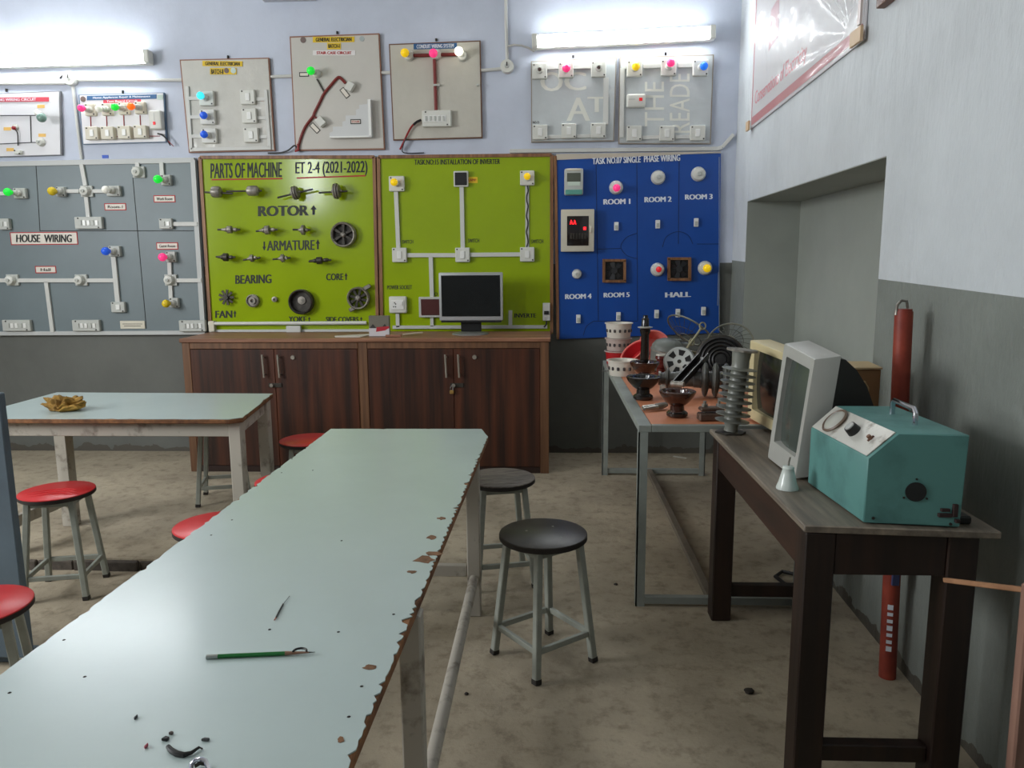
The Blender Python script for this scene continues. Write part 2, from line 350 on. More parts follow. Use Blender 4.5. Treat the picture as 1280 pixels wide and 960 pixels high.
def rose(cx, cy, rpx, D, parent, mat=None, base=True, name='ceiling_rose'):
    c = W(cx, cy, D); r = rpx*YW/F
    s = MB().lathe([(0, 0), (r, 0), (r, .012), (r*.8, .032), (r*.3, .04), (0, .04)], c, (0, -1, 0), 22).build(name, mat or WHITE, parent)
    MB().lathe([(0, .038), (r*.32, .038), (r*.3, .05), (r*.16, .051), (0, .046)], c, (0, -1, 0), 14).build('cap', GREYSW, s); return s
def sign(cx, cy, w_, h_, D, parent, txt, mat=None, ink=None, border=None, dy=0, bold=.012, pad=.14, name='sign'):
    if border:
        s = rect(name, cx, cy, w_, h_, D, D+.003, border, parent, 0); rect('face', cx, cy, w_-2, h_-2.2, D+.003, D+.004, mat or SIGNW, s, 0); D += .001
    else: s = quad(name, [(cx-w_/2, cy-h_/2-dy/2), (cx+w_/2, cy-h_/2+dy/2), (cx+w_/2, cy+h_/2+dy/2), (cx-w_/2, cy+h_/2-dy/2)], D, D+.003, mat or SIGNW, parent)
    tw = min(w_*(1-pad*.9), h_*(1-2*pad)*.85*len(txt))/2
    if txt: wtext(txt, cx-tw, cy-h_*(.5-pad)-dy/2, cx+tw, cy+h_*(.5-pad)-dy/2, D+.0045, ink or INK, s, dy, bold)
    return s
def wire(pts, D, mat, parent, r=.004, name='wire'):
    P = [W(x, y, D+(p[0] if p else 0)) for x, y, *p in pts]; Q = []
    for i in range(len(P)-1):
        a, b_, c, d = P[max(i-1, 0)], P[i], P[i+1], P[min(i+2, len(P)-1)]
        for k_ in range(5):
            t = k_/5; Q.append(.5*((2*b_)+(-a+c)*t+(2*a-5*b_+4*c-d)*t*t+(-a+3*b_-3*c+d)*t**3))
    Q.append(P[-1]); return MB().tube(Q, r, 6).build(name, mat, parent)
def arrow(x0, y0, x1, y1, D, parent, down=False):
    xm = (x0+x1)/2; w_ = (x1-x0); h_ = y1-y0; q = w_*.2
    pts = [(xm, y0), (x1, y0+h_*.45), (xm+q, y0+h_*.45), (xm+q, y1), (xm-q, y1), (xm-q, y0+h_*.45), (x0, y0+h_*.45)]
    if down: pts = [(x, y0+y1-y) for x, y in pts]
    quad('arrow', pts, D-.0006, D+.0004, INK, parent)

# ---- 1 house wiring board
t = thing('wiring_training_board', 'large grey board lettered HOUSE WIRING with many sockets, coloured bulbs and trunking', 'display board', W(90, 310, 0))
D = .03
quad('panel', [(-60, 205), (245.5, 200), (258.5, 415), (-60, 417)], .004, D, GREYB, t)
strip('frame_strip', -60, 206.5, 244, 200.5, 6, .004, D+.012, BFRAME, t); strip('frame_strip', -60, 417, 257.5, 415.5, 5, .004, D+.012, BFRAME, t)
strip('frame_strip', 242, 200, 255, 415, 6, .004, D+.012, BFRAME, t)
for a in ((45, 207, 50, 289), (166, 222, 183, 411), (50, 288.5, 242, 288.5)): line(*a, .9, D, INK, t)
for a in ((102, 205, 107, 232, 5), (108, 246, 111, 274, 5), (79, 239, 99, 239, 4.5), (115, 239, 136, 239, 4.5), (0, 242, 12, 242, 4.5), (172, 203, 172, 210, 5), (202, 203, 203, 219, 5), (213, 280, 247, 280, 5),
          (142, 320, 147.5, 378, 6), (0, 350.5, 142, 350.5, 5), (58, 352, 66, 415, 5), (212, 328, 214, 374, 5), (219, 350.5, 252, 350.5, 5)): strip('trunking', *a, D, D+.018, TRUNK, t)
bbox(75, 239.5, 11, 12, 65, 239, 5.4, BYD, D, t, .1, GREYSW); bbox(141, 238.5, 17, 13, 132, 237, 4.8, BW, D, t, .1, GREYSW)
bbox(24, 241.5, 15, 13, 9.5, 240, 5, BG, D, t, .12, GREYSW); bbox(207, 225, 12, 13, 197, 224, 5.2, BG, D, t, .1, GREYSW)
bbox(142.5, 314, 14, 13, 132, 314, 5.3, BB, D, t, .1, GREYSW); bbox(213, 321, 12, 13, 203, 321.5, 5.2, BP, D, t, .1, GREYSW); bbox(217, 378.5, 11, 12, 207.5, 379.5, 5.2, BYD, D, t, .1, GREYSW)
for x, y in ((107, 239), (172, 215), (14, 350), (100, 350), (212, 350)):
    s = rect('rose_base', x+1, y, 15, 14, D, D+.02, GREYSW, t); rose(x, y, 6.5, D+.02, s)
sbox(110, 278.5, 34, 15, D, t, GREYSW, 5); sbox(4, 280, 14, 14, D, t, GREYSW, 2); sbox(206.5, 279.5, 16, 13, D, t, GREYSW, 2)
sbox(147, 384, 17, 13, D, t, GREYSW, 1); sbox(20, 407, 35, 14, D, t, GREYSW, 5); sbox(107, 407, 34, 14, D, t, GREYSW, 5); sbox(240, 407.5, 33, 14, D+.012, t, GREYSW, 5)
sign(55, 298, 84, 16, D, t, 'HOUSE  WIRING', SIGNW, INK, INKRED, 0, .022, .2)
for x, y, w_, s in ((144, 258.5, 27, 'Room-1'), (205.5, 248.5, 27, 'Work Room'), (57, 337, 26, 'Hall'), (209, 307.5, 27, 'Guest Room')): sign(x, y, w_, 9, D, t, s, SIGNW, INK, INKRED, 0, .01, .3)
s = rect('label_plate', 165.5, 406, 31, 10, D, D+.006, CREAMP, t, .003); line(153, 405, 178, 405, .6, D+.006, SCREW, s, 'mark_line'); line(155, 407.5, 176, 407.5, .6, D+.006, SCREW, s, 'mark_line')

# ---- 2 parts of machine board
def wood_frame(t, pts, wpx, D):
    n = len(pts)
    for i in range(n):
        (x0, y0), (x1, y1) = pts[i], pts[(i+1) % n]; strip('frame_strip', x0, y0, x1, y1, wpx, .004, D+.012, WOODF, t)
t = thing('machine_parts_board', 'lime green board lettered PARTS OF MACHINE with rotors and armatures mounted on it', 'display board', W(362, 305, 0))
D = .03
quad('panel', [(249, 196), (469, 196), (473.5, 417), (263, 417)], .004, D, GREEN, t)
wood_frame(t, [(251, 197), (468, 196.5), (472.5, 416), (264.5, 416)], 4, D)
T = lambda *a, **k: wtext(*a, **k)
T('PARTS OF MACHINE', 263.5, 204, 352, 223, D+.001, INK, t, dy=-1.5, bold=.02); line(264.5, 224.6, 353, 223.2, 1.6, D, INKRED, t, 'underline')
T('ET 2-4 (2021-2022)', 369.5, 202.5, 459, 221.5, D+.001, INK, t, dy=-1.5, bold=.016); line(371, 222.6, 457, 219.6, 1.6, D, INKRED, t, 'underline')
DG = M('charcoal_ink', (44, 50, 30), .6)
T('ROTOR', 323.5, 257.5, 385, 270.5, D+.001, DG, t, dy=-1, bold=.03); arrow(388, 256.5, 396, 268.5, D+.001, t)
arrow(328, 302, 332.5, 313.5, D+.001, t, True); T('ARMATURE', 334, 301, 393, 313.5, D+.001, DG, t, dy=-1, bold=.022); arrow(394.5, 299, 400, 311.5, D+.001, t)
T('BEARING', 294.5, 344, 339, 355, D+.001, INK, t, dy=-1, bold=.022); T('CORE', 408, 342, 429, 350.5, D+.001, INK, t, dy=-.3, bold=.022); arrow(430.5, 341, 434.5, 350, D+.001, t)
T('FAN', 269.5, 388.5, 290, 397.5, D+.001, INK, t, dy=-.3, bold=.022); arrow(291.5, 388, 295.5, 396.5, D+.001, t)
T('YOKE', 361, 395.5, 383, 402.5, D+.001, INK, t, bold=.022); arrow(385, 396, 388, 402.5, D+.001, t); T('SIDE COVERS', 407.5, 396, 448, 402.5, D+.001, INK, t, bold=.022); arrow(450, 396, 453, 402, D+.001, t)
K = YW/F
def rotor(name, cx, cy, sx0, sy0, sx1, sy1, prof, mat=STEEL, out=.07):
    """shaft between two points, body lathed round it; prof = [(r_px, t_px from centre)]"""
    a, c, m = W(sx0, sy0, D+out), W(sx1, sy1, D+out), W(cx, cy, D+out); ax = (c-a).normalized()
    s = MB().lathe([(r*K, t_*K) for r, t_ in prof], m, ax, 18).build(name, mat, t)
    MB().cyl(a, c, 1.15*K).build('shaft', DARKSTEEL, s)
    MB().cyl(m+Vector((0, 0, 0)), m+Vector((0, out+.005, 0)), .008).build('mounting_peg', SCREW, s); return s
drum = lambda w_, r: [(0, -w_), (r*.5, -w_), (r*.9, -w_*.75), (r, -w_*.3), (r, w_*.3), (r*.9, w_*.75), (r*.5, w_), (0, w_)]
disc2 = lambda r: [(0, -6), (1.8, -6), (1.8, -4), (r*.72, -3.6), (r*.95, -2.6), (r*.95, -1.4), (r*.75, -1), (r, -.4), (r, 1.2), (r*.72, 1.6), (r*.9, 2.2), (r*.8, 3.8), (1.8, 4.4), (1.6, 7), (0, 7)]
arm = lambda r, l: [(0, -l), (1.5, -l), (1.7, -l*.62), (r*.55, -l*.58), (r*.6, -l*.38), (1.8, -l*.33), (r, -l*.24), (r, l*.28), (r*.7, l*.34), (1.5, l*.4), (2.4, l*.55), (2.4, l*.85), (1.2, l), (0, l)]
rotor('rotor', 270.5, 240, 256, 240.3, 291, 242, drum(6.5, 7)); rotor('rotor', 316, 238.5, 283, 239.3, 327, 238.3, drum(7.5, 6.3))
rotor('rotor', 369, 241, 347, 247, 391, 236.5, disc2(8.5)); rotor('rotor', 420.5, 239, 398.5, 241, 434, 239, disc2(9.5))
for a in ((287, 287, 272, 287, 300, 287, 4.6, 10), (334, 287.5, 320, 289, 347, 287, 5.4, 10), (379, 287.5, 366, 287, 388, 287.3, 6, 6), (282, 321.5, 270, 321, 294, 321.5, 5, 9.5), (315, 322.8, 304, 325, 325.5, 322, 4.6, 6), (353.5, 322.8, 341, 324.2, 363, 322.2, 5, 6), (399, 325.6, 386, 327, 414, 325, 4.4, 12)):
    rotor('armature', *a[:6], arm(a[6], a[7]), DARKSTEEL if a[0] in (282, 399) else STEEL)
def housing(name, cx, cy, R, rin, n, hub, mat, ears=()):
    c = W(cx, cy, D); s = MB().lathe([(rin*K, 0), (R*K, 0), (R*K, .045), (R*.93*K, .055), (rin*K, .05), (rin*K, 0)], c, (0, -1, 0), 28).build(name, mat, t)
    b = MB()
    for i in range(n):
        a = 2*math.pi*i/n+.5; d = Vector((math.cos(a), 0, math.sin(a)))
        b.bar(c+Vector((0, -.03, 0))+d*hub*K*.7, c+Vector((0, -.03, 0))+d*rin*K*1.03, .016, .012, .002, (0, 1, 0), w2=.026)
    b.build('spokes', DARKSTEEL, s); MB().lathe([(0, .01), (hub*K, .01), (hub*K, .045), (hub*.5*K, .055), (0, .055)], c, (0, -1, 0), 16).build('hub', STEEL, s)
    MB().lathe([(0, 0), (rin*K, 0), (rin*K, .006), (0, .006)], c, (0, -1, 0), 24).build('back_plate', DARKSTEEL if not ears else GREEN, s)
    for ex, ey in ears: MB().bar(W(ex-4, ey+2.2, D+.03), W(ex+4, ey-2.2, D+.03), .03, .03, .004, (0, 1, 0)).build('mounting_ear', mat, s)
housing('fan_housing', 430.5, 293.5, 15.5, 12.8, 6, 3.2, STEEL); housing('side_cover', 449, 372.5, 14, 11.6, 8, 3.5, STEEL, ((459, 359), (441, 386)))
c = W(285, 371.5, D); s = MB().cyl(c, c+Vector((0, -.05, 0)), .018).build('cooling_fan', DARKSTEEL, t); b = MB()
for i in range(9):
    a = 2*math.pi*i/9; d = Vector((math.cos(a), 0, math.sin(a))); e = Vector((0, -.03, 0)); b.bar(c+e+d*.012, c+e+d*9.7*K, .014, .008, .001, (0, 1, 0), w2=.02)
b.build('blades', DARKSTEEL, s)
c = W(317, 375.7, D); s = MB().lathe([(0, 0), (8*K, 0), (8*K, .03), (6.6*K, .034), (6.4*K, .022), (4.6*K, .022), (4.4*K, .036), (2.2*K, .036), (2*K, .02), (0, .02)], c, (0, -1, 0), 24).build('bearing', STEEL, t)
c = W(344, 374, D); MB().lathe([(0, 0), (3.4*K, 0), (3.4*K, .022), (1.5*K, .024), (1.3*K, .01), (0, .01)], c, (0, -1, 0), 16).build('bearing', STEEL, t)
c = W(378, 377, D); s = MB().lathe([(0, 0), (15.5*K, 0), (15.5*K, .05), (14*K, .056), (13*K, .05), (12.4*K, .012), (0, .01)], c, (0, -1, 0), 30).build('yoke', DARKSTEEL, t)
MB().lathe([(0, .01), (5*K, .01), (5*K, .02), (1.5*K, .022), (0, .022)], c+Vector((0, 0, .01)), (0, -1, 0), 16).build('boss', STEEL, s)
MB().cyl(W(261, 404.5, D+.03), W(458, 403.5, D+.03), 2.2*K).build('rail', WHITE, t); rect('rail_bracket', 264, 408, 7, 13, D, D+.045, CREAMP, t)
strip('bottom_trunking', 262, 413.5, 462, 413, 3, D, D+.02, TRUNK, t)
s = rect('connector_box', 366.5, 411.5, 18, 8, D+.02, D+.05, TRUNK, t)

# ---- 3 inverter board
t = thing('inverter_training_board', 'lime green board titled INSTALLATION OF INVERTER with three wired switches, behind the monitor', 'display board', W(582, 305, 0))
quad('panel', [(471.5, 196), (691, 193.5), (691, 417), (476, 417)], .004, D, GREEN, t)
wood_frame(t, [(473.5, 196.5), (689.5, 194), (689.5, 416), (478, 416)], 4, D)
T('TASK.NO:15 INSTALLATION OF INVERTER', 518, 199.5, 625, 206, D+.001, INK, t, dy=-.9, bold=.018)
for a in ((495, 239, 498, 310, 5), (577, 232, 578.5, 310, 5), (508, 319, 570, 319, 5), (587, 318.5, 650, 318, 5), (538.5, 321, 540, 372, 5), (540, 396, 540, 408, 4), (497, 392, 497.5, 409, 4.5), (491, 409, 684, 408.5, 4), (638, 388, 638, 407, 4.5)): strip('trunking', *a, D, D+.018, TRUNK, t)
s = strip('trunking', 659, 232, 659, 309, 4.5, D, D+.01, TRUNK, t); wire([(659+1.1*math.sin(i*1.9), 232+i*6.4) for i in range(13)], D+.012, WIREK, s, .005)
bbox(495.5, 229.5, 19, 19, 492.5, 227.7, 4.6, BY, D, t, .08); bbox(659, 222.3, 18, 18.5, 659, 220.5, 4.2, BY, D, t, .08)
s = rect('indicator_box', 576, 223.5, 18, 19.5, D, D+.035, WHITE, t); rect('dark_cover', 576, 223.5, 15, 16, D+.035, D+.04, BLACK, s)
sign(590.5, 225, 13, 7.5, D, t, 'LAMP', YEL, INKRED, None, 0, .01, .3)
for x, y in ((499, 318.7), (578, 318.6), (659, 318)): sbox(x, y, 18, 18, D, t)
for a in (('SWITCH', 503, 300, 516.5, 304.7), ('SWITCH', 585, 298.5, 599, 303.5), ('SWITCH', 664, 299.5, 679, 304.5)): T(*a, D+.001, INK, t, dy=-.3, bold=.014)
T('POWER SOCKET', 484, 356.7, 515, 361.8, D+.001, INK, t, dy=-.3, bold=.016); T('INVERTE', 643, 391.8, 670, 397, D+.001, INK, t, bold=.02); T('O', 543, 365.5, 547, 369.8, D+.001, INK, t)
s = rect('power_socket', 497, 381, 22, 21, D, D+.04, WHITE, t, .012, 3); rect('socket_face', 497, 381, 16, 12, D+.04, D+.046, ROCK, s, .003)
for dx, dy in ((-2.5, -1), (-2.5, 2.5), (-5, 2.5), (-3.8, -2.5)): rect('pin_hole', 497+dx, 381+dy, 1.4, 1.4, D+.046, D+.0468, INK, s, 0)
rect('rocker', 501, 379.5, 3.6, 5, D+.046, D+.052, ROCK, s, .001)
s = rect('blank_switch_plate', 538, 384, 29, 25.5, D, D+.04, GREYSW, t); rect('maroon_insert', 538, 384, 23.5, 20, D+.04, D+.044, M('maroon_plastic', (78, 34, 32), .35), s)
s = rect('circuit_breaker', 683, 390, 9, 22, D, D+.05, WHITE, t); rect('toggle', 683, 391, 6, 4.5, D+.05, D+.062, INK, s, .001); rect('toggle', 682, 398, 3, 4, D+.05, D+.056, GREYSW, s, .001)
wire([(683, 401), (683, 405), (680, 409)], D+.02, WIREK, t, .006)

# ---- 4 blue single phase board
t = thing('phase_wiring_board', 'blue board titled SINGLE PHASE WIRING with lamp holders and rooms marked 1 to 5', 'display board', W(796, 305, 0))
quad('panel', [(696, 196), (901, 192), (899, 416), (698, 424)], .004, D, BLUE, t)
strip('frame_strip', 694, 195, 697.5, 424, 3.5, .004, D+.008, WOODF, t)
quad('top_strip', [(695, 192.5), (901, 189.5), (901, 190.8), (695, 200)], D, D+.006, M('pale_strip', (196, 186, 170), .6), t)
T('TASK NO.07 SINGLE  PHASE WIRING', 740.6, 197.5, 850, 205.5, D+.009, INKWHITE, t, dy=-4.5, bold=.022)
GRV = M('dark_blue_line', (12, 40, 88), .6)
for a in ((745, 203, 748, 401), (796, 200, 797, 401), (849, 198, 848, 305), (745.5, 311.5, 776, 310.5), (871, 305, 899, 305), (742, 401.5, 797, 401.5)): line(*a, .8, D, GRV, t)
def arc(pts): wire(pts, D+.0005, GRV, t, .0022, 'groove_line')
arc([(796, 291.5), (783, 297), (776, 308), (783, 319), (797, 323.5)]); arc([(828, 309), (833, 296), (847, 289.5), (860, 294), (866, 305)]); arc([(729, 419.5), (733, 408), (742, 401.5)])
s = rect('energy_meter', 717.3, 227, 23.5, 33, D, D+.07, GREYSW, t, .012, 2); rect('meter_cap', 717.3, 212, 18, 3, D+.06, D+.075, CREAMP, s)
rect('meter_window', 717.3, 221.5, 17, 11, D+.07, D+.074, M('meter_glass', (92, 96, 84), .15), s, .002); rect('meter_label', 717.3, 229.5, 15, 5, D+.07, D+.073, M('meter_label', (206, 220, 206), .5), s, .001); rect('terminal_cover', 717.3, 240, 21, 6, D+.03, D+.076, M('teal_cover', (96, 160, 146), .4), s)
s = rect('distribution_box', 722, 288, 41.5, 53, D, D+.07, M('box_cream', (206, 200, 182), .4), t, .006, 2)
rect('door_window', 722.3, 288.5, 27, 37, D+.07, D+.074, M('tinted_window', (34, 28, 26), .12), s, .004, 2)
RED = M('red_led', (255, 24, 30), .4, emit=2.5)
wtext('A.A', 712.5, 275, 720, 280.5, D+.0755, RED, s, bold=.03); rect('red_light', 731, 285.5, 3.5, 3.5, D+.074, D+.077, RED, s, .001)
for i in range(6): rect('breaker', 713.5+i*3.6, 295, 2.6, 7, D+.074, D+.0755, DARKSTEEL, s, 0)
rect('latch', 738.3, 287, 3, 8, D+.07, D+.08, CREAMP, s)
for x, y, r in ((822.4, 222, 8.5), (872.7, 217.7, 8.6), (721, 342.5, 6)): rose(x, y, r, D, t, name='lamp_holder')
for x, y, r, bx_, by_, br, m in ((770, 234.5, 8.3, 770.8, 234.9, 4.4, BP), (821.6, 337, 8.3, 823.5, 336.8, 3.6, BR), (881, 335, 8.6, 884, 335.3, 5, BY)):
    s = rose(x, y, r, D, t, name='lamp_holder'); c = W(bx_, by_, D+.07); MB().ball(c, br*K, (0, 1, 0)).build('bulb', m, s)
for s_, x0, y0, x1, y1 in (('ROOM 1', 754.7, 249, 787.5, 255.7), ('ROOM 2', 806, 246.3, 839, 252.9), ('ROOM 3', 856.7, 243.2, 890.3, 249.6), ('ROOM 4', 706.8, 367.8, 739, 374), ('ROOM 5', 755, 366, 786.7, 372), ('HALL', 832, 365.6, 863, 371.8)):
    T(s_, x0, y0, x1, y1, D+.001, INKWHITE, t, dy=-.8, bold=.03)
for x, y in ((770.6, 282.8), (822.4, 280.2), (870.5, 278), (723, 398.7), (773.2, 395.5), (821, 392.7), (847.6, 391.5), (879.7, 389)):
    s = rect('switch', x, y, 5.4, 10.5, D, D+.02, ROCK, t, .002); rect('rocker', x, y+1.2, 3.4, 5, D+.02, D+.026, GREYSW, s, .001)
for x, y in ((767.7, 338.5), (849, 336.3)):
    s = rect('exhaust_fan', x, y, 28, 28.5, D, D+.01, BLACK, t, 0); wd = 3.2; h = 13
    for x0, y0, x1, y1 in ((x-h-1.6, y-h, x+h+1.6, y-h), (x-h-1.6, y+h, x+h+1.6, y+h), (x-h, y-h, x-h, y+h), (x+h, y-h, x+h, y+h)): strip('fan_frame', x0, y0, x1, y1, wd, D, D+.035, WOODF, s)
    c = W(x, y, D+.014); b = MB()
    for i in range(7):
        a = 2*math.pi*i/7; d = Vector((math.cos(a), 0, math.sin(a))); b.bar(c+d*.015, c+d*.066, .02, .004, 0, (0.3, 1, .2), w2=.04)
    b.build('blades', M('fan_black', (34, 34, 36), .35), s); MB().cyl(c+Vector((0, .004, 0)), c+Vector((0, -.012, 0)), .024).build('hub', M('fan_hub', (48, 48, 50), .4), s)
for p in ((899, 196, 899, 412), (898, 340, 897, 382)): line(*p, .7, D, M('chipped_edge', (150, 160, 170), .7), t, 'chipped_edge')

# ---- upper row
def board(name, label, pts, mat, edge, D=.03, ref=None):
    cx = sum(p[0] for p in pts)/4; cy = sum(p[1] for p in pts)/4
    t = thing(name, label, 'display board', W(cx, cy, 0))
    quad('backing', pts, .004, D-.003, edge, t)
    q = [((x-cx)*.975+cx, (y-cy)*.975+cy) for x, y in pts]; quad('panel', q, D-.003, D, mat, t)
    MB().cyl(W(cx, min(p[1] for p in pts)+1, .004), W(cx, min(p[1] for p in pts)-2.5, .012), .008, seg=8).build('hanger', SCREW, t); return t
EDGE = M('ply_edge', (146, 104, 84), .6); DARKE = M('dark_edge', (118, 118, 122), .5)
t = board('circuit_display_board', 'white circuit board with red title strip and green glass bulb at the frame edge', [(-60, 119), (75, 113.5), (77, 194), (-60, 198)], PAPERW, DARKE)
sign(5, 124.6, 112, 5.6, D, t, 'UNDERSTANDING WIRING CIRCUIT', SIGNRED, INKWHITE, None, -1, .012, .2)
for a in ((-20, 144.5, 45, 144.2), (38, 145, 39, 178.5), (-20, 181, 40, 178), (40, 178, 50, 178)): strip('wire', *a, .9, D, D+.006, WIREK, t)
bulb(47, 141, 52, 147, 5.8, BGL, D, t, .1); rose(52, 178, 5, D, t)
bulb(20, 159, 17, 160, 2.4, M('red_knob', (150, 30, 40), .4), D, t, .03); wire([(19, 162, .02), (22, 167, .02), (22.5, 182, .01)], D, WIREK, t); sbox(21, 190, 8, 5, D, t, rockers=0)
for x, y in ((51, 133), (52.5, 169), (9, 161), (12.5, 187)): sign(x, y, 9, 4, D, t, '', M('amber_label', (232, 186, 96), .5))

t = board('appliance_test_board', 'small white board with four lit coloured bulbs over four switches and a socket', [(98, 118.5), (205, 115.5), (208, 177.5), (103, 180.5)], PAPERW, M('blue_edge', (92, 116, 140), .5))
sign(152, 121.6, 87, 5.6, D, t, 'Home Appliances Repair & Maintenance', SIGNBLUE, INKWHITE, None, -2, .012, .2); sign(152.5, 126.3, 47, 4.4, D, t, 'Test Board Circuit', SIGNRED, INKWHITE, None, -1, .012, .2)
MB().cyl(W(104, 124, D), W(104, 124, D)+Vector((0, -.003, 0)), 3.4*K).build('emblem', M('emblem_brown', (116, 98, 92), .6), t); sign(200, 121.5, 7, 6, D, t, '', M('emblem_green', (190, 206, 196), .6))
for x, y, bx_, by_, m in ((112, 137, 101.5, 135, BP), (133, 136.5, 123.5, 136, BW), (154, 135.5, 143.5, 133.8, BG), (174.5, 134.5, 163.5, 133, BO)):
    bbox(x, y, 13, 15, bx_, by_, 4.5, m, D, t, .13, CREAMP)
for x in (113, 133, 154.5, 175): strip('wire', x, 144, x+.6, 158, .9, D, D+.006, WIRER, t)
strip('wire', 112, 171, 200, 170, .8, D, D+.006, WIRER, t)
for x, y in ((114, 166.3), (133.5, 166), (154.5, 165.3), (174.5, 164.5)): sbox(x, y, 16, 16, D, t, CREAMP, 1, .05)
s = rect('socket', 193.5, 149.5, 16, 24, D, D+.05, WHITE, t, .014, 3); rect('slot', 192.5, 146, 1, 10, D+.05, D+.051, GREYSW, s, 0); rect('indicator', 192.5, 154, 3, 4, D+.05, D+.055, BR, s, .001)
wire([(197, 167, .02), (203, 169, .02), (209, 175, .02), (213, 182, .01)], D, WIREK, t, .006); wire([(209, 175, .02), (213, 179, .02), (217, 183, .01)], D, WIRER, t, .003)

t = board('bulb_switch_board', 'plastic wrapped board with one cyan and two blue bulbs under a torn yellow sign', [(224.5, 74.5), (336, 72), (343.5, 188.5), (236, 191)], PLASTC, EDGE)
sign(278, 79.5, 50, 6.5, D+.002, t, 'GENERAL ELECTRICIAN', YEL, INK, None, .5, .022, .16); sign(279, 89, 33, 8, D+.002, t, '', YEL); T('BATCH-II', 264, 86.5, 279, 92.5, D+.006, INK, t, bold=.024)
MB().cyl(W(283.5, 88.5, D), W(283.5, 88.5, D)+Vector((0, -.007, 0)), 3*K).build('emblem', M('emblem_brown', (116, 98, 92), .6), t); MB().cyl(W(292, 88.5, D), W(292, 88.5, D)+Vector((0, -.007, 0)), 3.3*K).build('emblem', M('emblem_pale', (196, 214, 206), .6), t)
for a in ((234, 108, 239, 187, 4), (235, 123, 249, 123, 4), (237, 146.5, 251, 146.5, 4), (238, 170.5, 253, 170.5, 4), (239, 187, 339, 185, 4), (319, 124, 331, 124, 4), (320, 147.5, 333, 147.5, 4), (322, 171, 334, 171, 4), (332, 112, 337, 184, 4)): strip('trunking', *a, D, D+.014, TRUNK, t)
for x, y, bx_, by_, m in ((257.5, 122.5, 250.5, 119.5, BC), (259, 146, 254.5, 144.2, BB), (261, 169.5, 255, 168, BB)): bbox(x, y, 18.5, 18.5, bx_, by_, 4.6, m, D, t, .09)
for x, y in ((309, 121), (311, 144.3), (313.3, 168.5)): sbox(x, y, 18, 18.5, D, t)

t = board('staircase_circuit_board', 'tall beige board with a green bulb, dark red conduit and a white stair outline', [(362, 45.5), (474, 41.5), (481, 187), (369, 188.5)], M('beige_panel', (200, 196, 188), .5, var=.06, vs=3), EDGE)
sign(417, 49.3, 52, 7, D, t, 'GENERAL ELECTRICIAN', YEL, INK, None, -.5, .024, .16); sign(417.5, 57.5, 17, 8, D, t, 'BATCH-I', YEL, INK, None, -.2, .024, .2); sign(417.5, 66, 53, 6, D, t, 'STAIR CASE CIRCUIT', M('sign_white', (226, 222, 220), .5), INKRED, None, 0, .02, .2)
MB().cyl(W(379, 50, D), W(379, 50, D)+Vector((0, -.003, 0)), 3.4*K).build('emblem', M('emblem_brown', (116, 98, 92), .6), t); MB().cyl(W(452.5, 48.5, D), W(452.5, 48.5, D)+Vector((0, -.003, 0)), 3*K).build('emblem', M('emblem_grey', (168, 176, 176), .6), t)
rose(396.5, 92.5, 5, D, t, name='lamp_holder'); bulb(396, 92, 388.5, 88.5, 5, BG, D, t, .09); sign(380, 93, 12, 5.5, D, t, '', SIGNW, None, INK)
def pipe(pts, mat, r=.011): return wire(pts, D+.008, mat, t, r, 'conduit')
pipe([(372, 187), (376, 172), (382, 158), (391, 146), (393, 141), (400, 127), (405, 117), (414, 106), (421, 98), (425, 97), (432, 104)], PIPE); pipe([(396, 99), (402, 110), (405.5, 116)], DARKSTEEL, .007); pipe([(391, 145), (396, 148)], PIPE, .008)
def tilted(cx, cy, ang, w_, h_, d_, mat, name):
    ca, sa = math.cos(ang), math.sin(ang); q = [(-w_/2, -h_/2), (w_/2, -h_/2), (w_/2, h_/2), (-w_/2, h_/2)]
    return quad(name, [(cx+x*ca-y*sa, cy+x*sa+y*ca) for x, y in q], D, D+d_, mat, t, .002)
tilted(436.5, 107.5, .5, 9, 11, .05, WHITE, 'switch_box'); tilted(431, 116, .9, 14, 6.5, .004, SCREW, 'label_plate'); tilted(431, 116, .9, 12.5, 5, .005, SIGNW, 'label_face')
tilted(400, 151.5, -.7, 9, 11, .05, WHITE, 'switch_box'); tilted(393.5, 160, .8, 14, 6.5, .004, SCREW, 'label_plate'); tilted(393.5, 160, .8, 12.5, 5, .005, SIGNW, 'label_face')
st = [(412, 172), (412, 166), (416, 164), (416, 158.5), (428, 158), (428, 152), (432, 151), (432, 144.5), (445, 144), (445, 137), (449, 136), (449, 131), (459, 130), (459, 124), (463, 124), (464.5, 171)]
quad('stair_model', st, D, D+.05, M('stair_card', (206, 207, 206), .5), t); strip('stair_lit_edge', 461.5, 124, 463, 171, 3.2, D+.05, D+.056, ROCK, t); strip('stair_lit_edge', 412, 171.5, 464, 170.5, 2, D+.05, D+.056, ROCK, t)  # paler edge strips paint in the lit edges of the stair
sign(444.5, 152, 13, 6, D+.05, t, 'STAIR', SIGNW, INKRED, SCREW, 0, .01, .3)
wire([(372, 187, .01), (368, 182, .012), (360, 188, .0), (350, 191, -.01), (335, 191.5, -.02)], D, WIREK, t, .006); wire([(372, 180, .02), (373, 187, .012), (369, 189, 0)], D, WIRER, t, .007)

